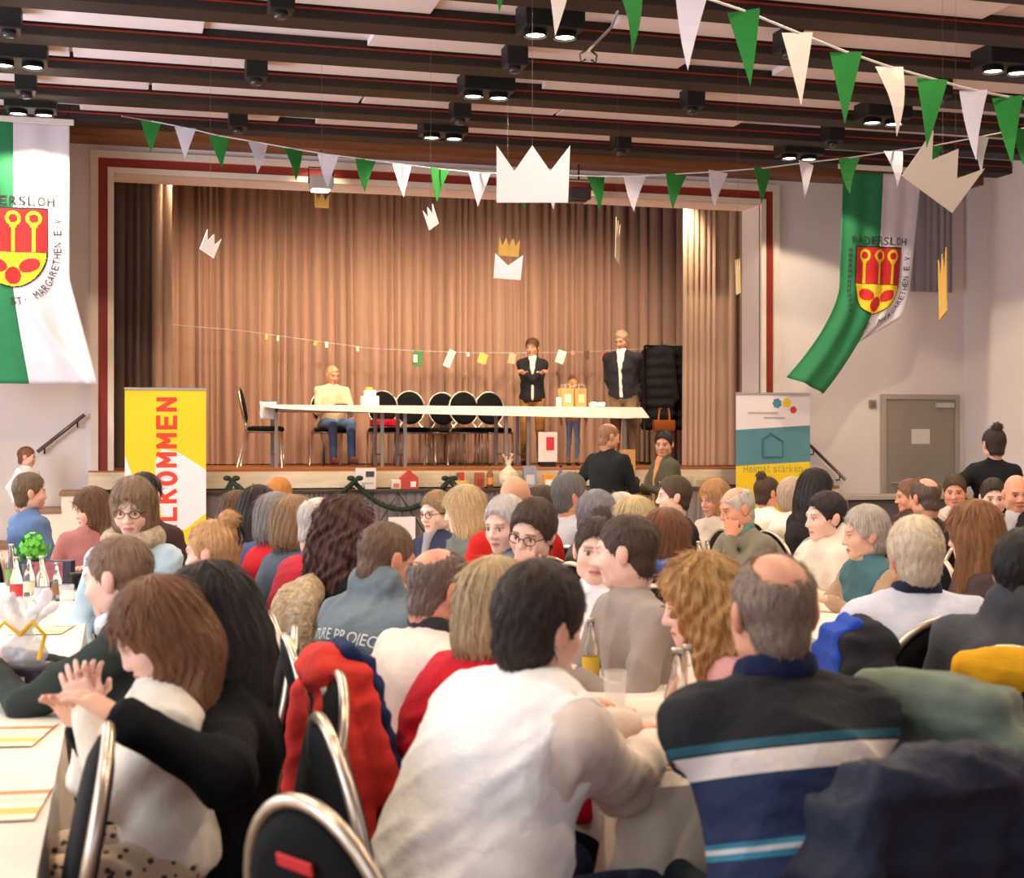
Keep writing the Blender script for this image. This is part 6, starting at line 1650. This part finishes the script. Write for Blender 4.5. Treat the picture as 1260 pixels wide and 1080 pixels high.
# ------------------------------------------------------------------ prizes on the shelf, greenery and poster on its skirt
SHY, SHZ = RY1 - 0.34, 1.0165
def spos(px): return at_Y(px, 590, SHY).x
t = empty('card_stand', (spos(450), SHY, SHZ), 0, 'white card with small dark picture standing on the prize shelf', 'card')
MB().rbox(-0.11, 0.11, -0.006, 0.006, 0, 0.225, 0.002).build('card', mat('paper', C(222, 214, 206), 0.8), t); MB().box(0.0, 0.09, -0.009, -0.0065, 0.13, 0.19).build('picture', mat('pic_dark', C(70, 60, 66), 0.6), t)
MB().box(-0.05, 0.08, -0.009, -0.0065, 0.055, 0.07).build('text_line', mat('text_grey', C(176, 168, 166), 0.6), t); MB().box(-0.04, 0.04, 0.0, 0.07, 0, 0.004).build('foot', mat('paper', C(222, 214, 206), 0.8), t)
def prize(px, w, d, h, col, lab, kind='box', col2=None, dy=0.0):
    x = spos(px)
    t = empty('prize_' + kind, (x, SHY + dy, SHZ), 0, lab, kind.replace('_', ' '), 'prizes on the shelf')
    m = mat('prize_%d_%d_%d' % col, C(*col), 0.5, nscale=10, namt=0.12); m2 = mat('prize_%d_%d_%d' % (col2 or (236, 226, 214)), C(*(col2 or (236, 226, 214))), 0.6)
    if kind == 'house':
        MB().prism([(-w / 2, 0), (w / 2, 0), (w / 2, h * 0.6), (0, h), (-w / 2, h * 0.6)], -d / 2, d / 2).build('body', m, t); MB().box(0.01, w * 0.36, -d / 2 - 0.004, -d / 2 - 0.001, 0.02, h * 0.4).build('label_patch', m2, t)
    elif kind == 'box':
        MB().rbox(-w / 2, w / 2, -d / 2, d / 2, 0, h, 0.006).build('body', m, t); MB().box(-w * .36, w * .3, -d / 2 - 0.004, -d / 2 - 0.001, h * .15, h * .6).build('label_patch', m2, t)
    elif kind == 'basket':
        MB().lathe([(w * .36, 0), (w * .5, h * .45), (w * .47, h * .46), (w * .34, 0.02)], (0, 0, 0), 16, cap=False).build('basket', m, t, True)
        rr = random.Random(int(px))
        for k in range(7):
            a = rr.uniform(0, 6.3); r = rr.uniform(0, w * .3)
            MB().rbox(-0.03, 0.03, -0.03, 0.03, 0, rr.uniform(.4, .8) * h, 0.006).build('packet', mat('packet_%d' % (k % 4), C(*[(196, 60, 50), (226, 180, 60), (90, 110, 70), (226, 214, 200)][k % 4]), 0.5), t, False, Matrix.Translation((r * math.cos(a), r * math.sin(a) * .6, 0.03)))
    elif kind == 'bottle':
        MB().lathe([(w / 2, 0), (w / 2, h * .6), (w * .18, h * .78), (w * .18, h)], (0, 0, 0), 14).build('body', m, t, True); MB().lathe([(w * .51, h * .15), (w * .51, h * .45)], (0, 0, 0), 14, cap=False).build('label', m2, t, True); MB().lathe([(w * .2, h * .93), (w * .2, h * 1.02)], (0, 0, 0), 12).build('cap', M_black, t)
    elif kind == 'wrapped_gift':
        f = Field((-w, -w, -0.03), (w, w, h * 1.15), 0.014); f.ell((0, 0, h * .3), (w * .5, w * .36, h * .33), k=0); f.rc((0, 0, h * .5), (0, 0, h * .72), w * .16, w * .08, 0.05)
        for k in range(6): a = 6.28 * k / 6; f.rc((0, 0, h * .7), (w * .3 * math.cos(a), w * .2 * math.sin(a), h * (.95 + .1 * (k % 2))), w * .06, w * .05, 0.02)
        V, Q = f.mesh(); V = folds(V, Q, 0.008, 40, int(px)); V[:, 2] = np.maximum(V[:, 2], 0.001)
        link('wrapping', np_mesh('wrapping', V, Q, True, [mat('cellophane_%d' % px, C(*col), 0.25, nscale=14, namt=0.2)]), t); MB().lathe([(w * .13, h * .56), (w * .15, h * .6), (w * .13, h * .64)], (0, 0, 0), 12).build('ribbon', m2, t, True)
    elif kind == 'plant':
        MB().lathe([(w * .25, 0), (w * .32, h * .35)], (0, 0, 0), 14).build('pot', m2, t, True)
        rr = random.Random(int(px)); lf = MB()
        for k in range(40):
            a = rr.uniform(0, 6.3); l = rr.uniform(.5, 1.0) * h * .65; r = rr.uniform(.2, .5) * w; c, s_ = math.cos(a), math.sin(a)
            lf.add([(0, 0, h * .33), (r * c * .6 - .012 * s_, r * s_ * .6 + .012 * c, h * .33 + l * .7), (r * c, r * s_, h * .33 + l), (r * c * .6 + .012 * s_, r * s_ * .6 - .012 * c, h * .33 + l * .7)], [(0, 1, 2, 3)])
        lf.build('leaves', m, t)
    return t
prize(503, .19, .1, .2, (190, 70, 56), 'red cardboard house standing on the prize shelf', 'house')
prize(487, .1, .08, .1, (226, 214, 204), 'small pale box beside the red cardboard house', 'box', (200, 110, 90))
prize(566, .2, .16, .19, (214, 176, 80), 'yellow basket of small packets on the prize shelf', 'basket')
prize(590, .1, .08, .17, (176, 90, 56), 'reddish brown tin on the prize shelf by the yellow basket', 'box', (150, 60, 44))
prize(603, .07, .07, .26, (150, 90, 50), 'brown bottle beside the reddish brown tin', 'bottle', (226, 150, 60))
prize(626, .24, .2, .36, (226, 206, 176), 'gift wrapped in crinkled cream cellophane on the prize shelf', 'wrapped_gift')
prize(652, .14, .1, .24, (150, 152, 168), 'silver grey box behind the orange and white carton', 'box', (206, 200, 196), 0.02)
prize(673, .12, .06, .15, (232, 150, 60), 'orange and white carton on the prize shelf', 'box', (240, 234, 228), -0.06)
prize(690, .08, .08, .24, (110, 100, 116), 'dark slender bottle between carton and leafy plant', 'bottle', (160, 150, 160))
prize(712, .2, .16, .2, (120, 150, 50), 'small leafy green plant in a pale pot on the prize shelf', 'plant')
prize(773, .17, .08, .42, (196, 150, 90), 'tall brown paper bag with dark mark beside the man in the suit', 'box', (70, 50, 44), 0.03)
prize(862, .22, .12, .12, (206, 186, 160), 'low beige carton on the prize shelf near the steps', 'box', (180, 150, 120))
q = at_Y(657, 552, 17.2)
t = empty('calendar', (q.x, 16.6, SZ), 0, 'magazine with red picture on a stand at the stage edge', 'magazine')
MB().rbox(-0.12, 0.12, -0.004, 0.004, 0.06, 0.42, 0.002).build('cover', mat('mag_white', C(224, 212, 208), 0.6), t); MB().box(-0.02, 0.08, -0.007, -0.0045, 0.2, 0.36).build('picture', mat('mag_red', C(200, 50, 60), 0.6), t)
MB().tube([(0, 0.02, 0.3), (0, 0.16, 0.0)], 0.008).build('prop', M_black, t); MB().box(-0.1, 0.1, -0.01, 0.02, 0, 0.06).build('foot', M_black, t)
# garland: sagging between pins
M_fir = mat('fir_green', C(32, 48, 36), 0.8, nscale=30, namt=0.35)
def garland(label, pk, sag, seed):
    P0_ = at_Y(pk[0][0], pk[0][1], SHY - 0.2)
    t = empty('fir_garland', P0_, 0, label, 'garland', 'garlands on the stage front'); pts = []
    for (a, b), (c, d) in zip(pk, pk[1:]):
        A, B = at_Y(a, b, SHY - 0.2), at_Y(c, d, SHY - 0.2)
        for i in range(13):
            f = i / 12; p = A.lerp(B, f); p.z -= sag * 4 * f * (1 - f); p.z = max(p.z, 0.2); pts.append(p - P0_)
    rr = random.Random(seed)
    MB().tube(pts, 0.028, 6).build('core', M_fir, t, True)
    nd = MB()
    for p, q_ in zip(pts, pts[1:]):
        for _ in range(26):
            c = p.lerp(q_, rr.random()); a = Vector((rr.gauss(0, 1), rr.gauss(0, 1), rr.gauss(0, 1))).normalized(); e = c + a * rr.uniform(0.05, 0.085); s_ = a.cross(Vector((0.3, 0.5, 0.8))).normalized() * 0.006
            nd.add([c - s_, c + s_, e], [(0, 1, 2)])
    o = nd.build('needles', M_fir, t); o['kind'] = 'stuff'
garland('dark fir garland hanging in swags from the prize shelf behind the seated guests', [(240, 640), (285, 592), (437, 592)], 0.28, 1)
garland('dark fir garland hanging in swags below the gifts on the prize shelf', [(437, 594), (553, 590), (700, 600)], 0.3, 2)
for px in (285, 437, 553):
    p = at_Y(px, 590, SHY - 0.2)
    t = empty('bow', p, 0, 'dark bow on the fir garland, %s' % {285: 'nearest the yellow banner', 437: 'beside the white card', 553: 'beside the yellow basket'}[px], 'bow', 'bows on the garland')
    for e in (-1, 1):
        f = Field((-0.12, -0.05, -0.12), (0.12, 0.05, 0.12), 0.01); f.ell((e * 0.045, 0, 0.015), (0.045, 0.022, 0.03), k=0); f.rc((0, 0, 0), (e * 0.05, 0, -0.09), 0.014, 0.018, 0.01)
        link('loop', np_mesh('loop', *f.mesh(), True, [M_fir]), t)
p0 = at_Y(490, 606, SHY - 0.21); a = at_Y(461, 652, SHY - 0.21); b = at_Y(531, 668, SHY - 0.21); c = at_Y(478, 636, SHY - 0.22); d = at_Y(511, 672, SHY - 0.22)
t = empty('hanging_poster', p0, 0, 'plain white poster on dark cords hanging from the prize shelf', 'poster')
MB().tube([a - p0, Vector((0, 0, 0)), b - p0], 0.008, 6).build('cord', M_black, t); MB().tube([Vector((0, 0, 0)), (c + d) / 2 - p0 + Vector((0, 0, 0.15))], 0.004, 5).build('thread', M_black, t)
MB().rbox(c.x - p0.x, d.x - p0.x, -0.014, -0.008, d.z - p0.z, c.z - p0.z, 0.001).build('sheet', mat('poster_white', C(226, 222, 224), 0.7), t)

# ------------------------------------------------------------------ things on the hall tables
M_juice = mat('bottle_clear', (0.93, 0.96, 0.93, 1), 0.04, trans=0.92, ior=1.3); M_labely = mat('label_yellow', C(226, 190, 70), 0.6); M_cap = mat('cap_silver', C(190, 186, 180), 0.3, 0.7)
def bottle(x, y, h, label, lab=M_labely, capm=M_cap, glass=M_juice):
    t = empty('bottle', (x, y, TZ), 0, label, 'bottle', 'bottles on the hall tables'); r = h * 0.135
    MB().lathe([(r * .9, 0), (r, 0.008), (r, h * .5), (r * .75, h * .62), (r * .42, h * .75), (r * .4, h * .96)], (0, 0, 0), 18).build('glass', glass, t, True)
    MB().lathe([(r * 1.02, h * .14), (r * 1.02, h * .4)], (0, 0, 0), 18, cap=False).build('label', lab, t, True); MB().lathe([(r * .46, h * .95), (r * .46, h)], (0, 0, 0), 14).build('cap', capm, t, True)
def tumbler(x, y, label, h=0.12):
    t = empty('drinking_glass', (x, y, TZ), 0, label, 'glass', 'glasses on the hall tables')
    MB().lathe([(0.028, 0), (0.034, h), (0.031, h), (0.026, 0.008)], (0, 0, 0), 18, cap=False).build('tumbler', M_glass, t, True); MB().lathe([(0.001, 0.0), (0.0275, 0.0), (0.0275, 0.008), (0.001, 0.008)], (0, 0, 0), 18, cap=False).build('base', M_glass, t, True)
def m_leaf(name, seed):
    m, nt, p = _new(name); L = nt.links.new
    tc = nt.nodes.new('ShaderNodeTexCoord'); sp = nt.nodes.new('ShaderNodeSeparateXYZ'); L(tc.outputs['Object'], sp.inputs[0])
    ad = nt.nodes.new('ShaderNodeMath'); ad.operation = 'MULTIPLY_ADD'; ad.inputs[1].default_value = 3.2; ad.inputs[2].default_value = 0.5; L(sp.outputs['X'], ad.inputs[0])
    cr = nt.nodes.new('ShaderNodeValToRGB'); cr.color_ramp.interpolation = 'CONSTANT'; e = cr.color_ramp.elements
    st = [(0, (240, 226, 200)), (.16, (234, 190, 80)), (.34, (240, 228, 206)), (.48, (196, 206, 180)), (.6, (238, 226, 204)), (.7, (232, 120, 56)), (.82, (240, 228, 208))]
    while len(e) < len(st): e.new(.5)
    for q_, (po, co) in zip(e, st): q_.position = po; q_.color = C(*co)
    L(sp.outputs['X'], ad.inputs[0]); L(ad.outputs[0], cr.inputs['Fac']); L(cr.outputs[0], p.inputs['Base Color']); p.inputs['Roughness'].default_value = 0.5
    return m
M_leafm = m_leaf('leaflet_print', 1)
def leaflet(x, y, rz, label, k=0):
    t = MB().rbox(-0.148, 0.148, -0.105, 0.105, 0.0, 0.0015, 0.0005).build('place_mat', M_leafm); t.location = (x, y, TZ + 0.0012 + 0.0016 * k); t.rotation_euler = (0, 0, R(rz))
    tag(t, label, 'leaflet', 'printed paper mats on the hall tables')
def onT(px, py): return at_z(px, py, TZ)
q = onT(727, 838); bottle(q.x, q.y, 0.2, 'clear juice bottle with yellow label in front of the light grey jacket')
q = onT(833, 915); bottle(q.x, q.y, 0.24, 'tall clear bottle beside the left arm of the striped sweater', mat('label_clear', C(216, 200, 180), 0.5))
q = onT(846, 900); bottle(q.x + .02, q.y + .05, 0.22, 'clear bottle just behind the tall one by the striped sweater', mat('label_orange', C(226, 150, 90), 0.5))
q = onT(757, 878); tumbler(q.x, q.y, 'empty drinking glass near the juice bottle with yellow label')
q = onT(705, 800); tumbler(q.x, q.y, 'empty drinking glass behind the juice bottle')
q = onT(790, 908); t = MB().rbox(-0.055, 0.055, -0.02, 0.02, 0, 0.012, 0.003).build('phone_case', mat('phone_black', C(36, 34, 44), 0.4)); t.location = (q.x, q.y, TZ + 0.002); t.rotation_euler = (0, 0, R(-13)); tag(t, 'slim black case lying on the table beside the tall bottle', 'case')
for px, py, rz, lab in ((735, 884, 75, 'printed paper mat with orange and yellow bands beside the empty glass'), (795, 930, 78, 'printed paper mat with orange and yellow bands beside the black case'), (700, 812, 75, 'printed paper mat under the juice bottle'), (850, 928, 72, 'printed paper mat under the left arm of the striped sweater'), (780, 800, 76, 'printed paper mat before the young woman in pink')):
    q = onT(px, py); leaflet(q.x, q.y, rz, lab)
for i, (px, py) in enumerate(((905, 690), (893, 698), (925, 700))):
    q = at_z(px, py + 16, TZ); bottle(min(max(q.x, 2.5), 3.05), q.y, 0.2 + 0.02 * i, 'clear bottle of a group before the old man in olive, %s' % ['with white label', 'with pale green label', 'with grey label'][i], mat('lab%d' % i, C(*[(232, 230, 226), (196, 210, 180), (190, 190, 190)][i]), 0.5))
# the row beside the yellow banner
def onL(px, py, t=None): return at_z(px, py, TZ)
def lt(x, y): return (min(max(x, -0.86), -0.2), y)
q = onL(28, 858)
t = empty('gift_basket', (q.x, q.y, TZ), R(-10), 'dark box in clear wrap tied with yellow ribbon near the elbow of the green sweater', 'gift')
MB().rbox(-0.085, 0.085, -0.06, 0.06, 0, 0.1, 0.012).build('box', mat('gift_dark', C(58, 50, 62), 0.4, nscale=30, namt=0.5), t)
MB().box(-0.06, 0.02, -0.063, -0.0605, 0.03, 0.07).build('label_patch', mat('gift_pale', C(190, 186, 206), 0.5), t)
f = Field((-0.16, -0.14, 0.0), (0.16, 0.14, 0.34), 0.009); f.ell((0, 0, 0.13), (0.075, 0.06, 0.06), k=0); f.rc((0, 0, 0.15), (0, 0, 0.2), 0.03, 0.018, 0.03)
for k in range(7): a = 6.28 * k / 7; f.rc((0, 0, 0.2), (0.09 * math.cos(a), 0.07 * math.sin(a), 0.27 + 0.03 * (k % 2)), 0.014, 0.02, 0.015)
V, Q = f.mesh(); V = folds(V, Q, 0.006, 60, 2); link('clear_wrap', np_mesh('clear_wrap', V, Q, True, [mat('clear_wrap', C(236, 236, 244), 0.15, alpha=0.55)]), t)
for e in (-1, 1): MB().tube([(0, -0.03, 0.19), (e * 0.04, -0.05, 0.23), (e * 0.075, -0.05, 0.19), (e * 0.06, -0.06, 0.12)], 0.007, 6).build('ribbon', mat('ribbon_yellow', C(230, 180, 30), 0.5), t, True)
q = onL(62, 722)
t = empty('photo_box', (q.x, q.y, TZ), R(-12), 'dark red patterned box with navy edge standing on the table', 'box')
MB().rbox(-0.12, 0.12, -0.04, 0.04, 0, 0.14, 0.006).build('body', mat('box_navy', C(58, 50, 82), 0.5), t); MB().box(-0.1, 0.075, -0.043, -0.0405, 0.03, 0.135).build('front_sheet', mat('box_red', C(150, 84, 96), 0.5, nscale=25, namt=0.3), t)
q = onL(112, 724)
t = empty('camera', (min(q.x, -0.2), q.y, TZ), R(20), 'black camera lying beside the dark red box', 'camera')
MB().rbox(-0.06, 0.06, -0.035, 0.035, 0, 0.085, 0.01).build('body', M_black, t); MB().lathe([(0.032, 0), (0.034, 0.05), (0.028, 0.06)], (0, 0, 0), 16).build('lens', M_black, t, True, Matrix.Translation((0, -0.035, 0.04)) @ Matrix.Rotation(R(90), 4, 'X'))
q = onL(40, 722)
t = empty('table_plant', (q.x, q.y, TZ), 0, 'bright green leafy plant in a small pot on the table', 'plant')
MB().lathe([(0.04, 0), (0.055, 0.12)], (0, 0, 0), 16).build('pot', mat('pot_dark', C(70, 60, 60), 0.6), t, True); lf = MB(); rr = random.Random(5)
for k in range(160):
    a = Vector((rr.gauss(0, 1), rr.gauss(0, 1), rr.gauss(0, .8))).normalized(); c = Vector((0, 0, 0.2)) + a * rr.uniform(.03, .095); s_ = a.cross(Vector((.2, .5, .8))).normalized() * .018; u_ = a.cross(s_).normalized() * .024
    lf.add([c - s_, c - u_, c + s_, c + u_], [(0, 1, 2, 3)])
lf.build('leaves', mat('leaf_green', C(96, 186, 60), 0.5, nscale=20, namt=0.3), t)
for i, (px, py, h) in enumerate(((20, 742, .22), (36, 735, .2), (52, 748, .24), (14, 720, .22), (70, 738, .18))):
    q = onL(px, py); bottle(q.x, q.y, h, 'clear bottle in the cluster behind the wrapped gift, %s' % ['with red label', 'with cream label', 'with silver label', 'with green label', 'with brown label'][i], mat('labL%d' % i, C(*[(200, 60, 60), (226, 212, 190), (190, 190, 200), (110, 150, 80), (140, 100, 70)][i]), 0.5))
for i, (px, py) in enumerate(((30, 770), (58, 775), (82, 752))):
    q = onL(px, py); tumbler(q.x, q.y, 'drinking glass %s' % ['behind the yellow ribbon', 'between the bottles and the green sweater', 'near the elbow of the man in green'][i])
for px, py, rz, lab in ((64, 735, 80, 'printed paper mat with dark pencil near the dark red box'), (5, 905, 80, 'printed paper mat with orange band near the table edge'), (-10, 990, 85, 'printed paper mat before the empty pushed in chair'), (52, 775, 80, 'printed paper mat beside the man in green')):
    q = onL(px, py); leaflet(q.x, q.y, rz, lab, 1)
for px, py, lab in ((76, 727, 'dark pencil lying beside the dark red box'), (80, 741, 'dark pencil lying on the paper mat')):
    q = onL(px, py); t = MB().tube([(-0.08, 0, 0.006), (0.07, 0, 0.006), (0.085, 0, 0.006)], [0.0055, 0.0055, 0.001], 6).build('pencil', mat('pencil', C(70, 58, 56), 0.5)); t.location = (q.x, q.y, TZ + 0.004); t.rotation_euler = (0, 0, R(-14)); tag(t, lab, 'pencil')
# red bottle held up by the man resting his cheek: stands on the table before him
q = at_z(585, 712, TZ); bottle(1.3, 5.6, 0.24, 'bottle with red label before the man resting his cheek', mat('labred', C(200, 50, 60), 0.5))
# wire arm with clips under the ceiling
p = at_t(724, 62, 9.6)
t = empty('ceiling_clip', p, 0, 'thin pale metal arm with dark clip hanging from the ceiling beam', 'metal arm')
MB().tube([Vector((0, 0, 0)), at_t(752, 34, 9.8) - p, at_t(760, 14, 9.9) - p], 0.01, 6).build('arm', mat('arm_pale', C(190, 184, 182), 0.4), t, True)
for e in (-1, 1): MB().tube([(e * 0.02, 0, 0), (e * 0.06, 0, -0.03), (e * 0.05, 0, -0.08), (e * 0.02, 0, -0.06)], 0.008, 6).build('clip', M_black, t, True)
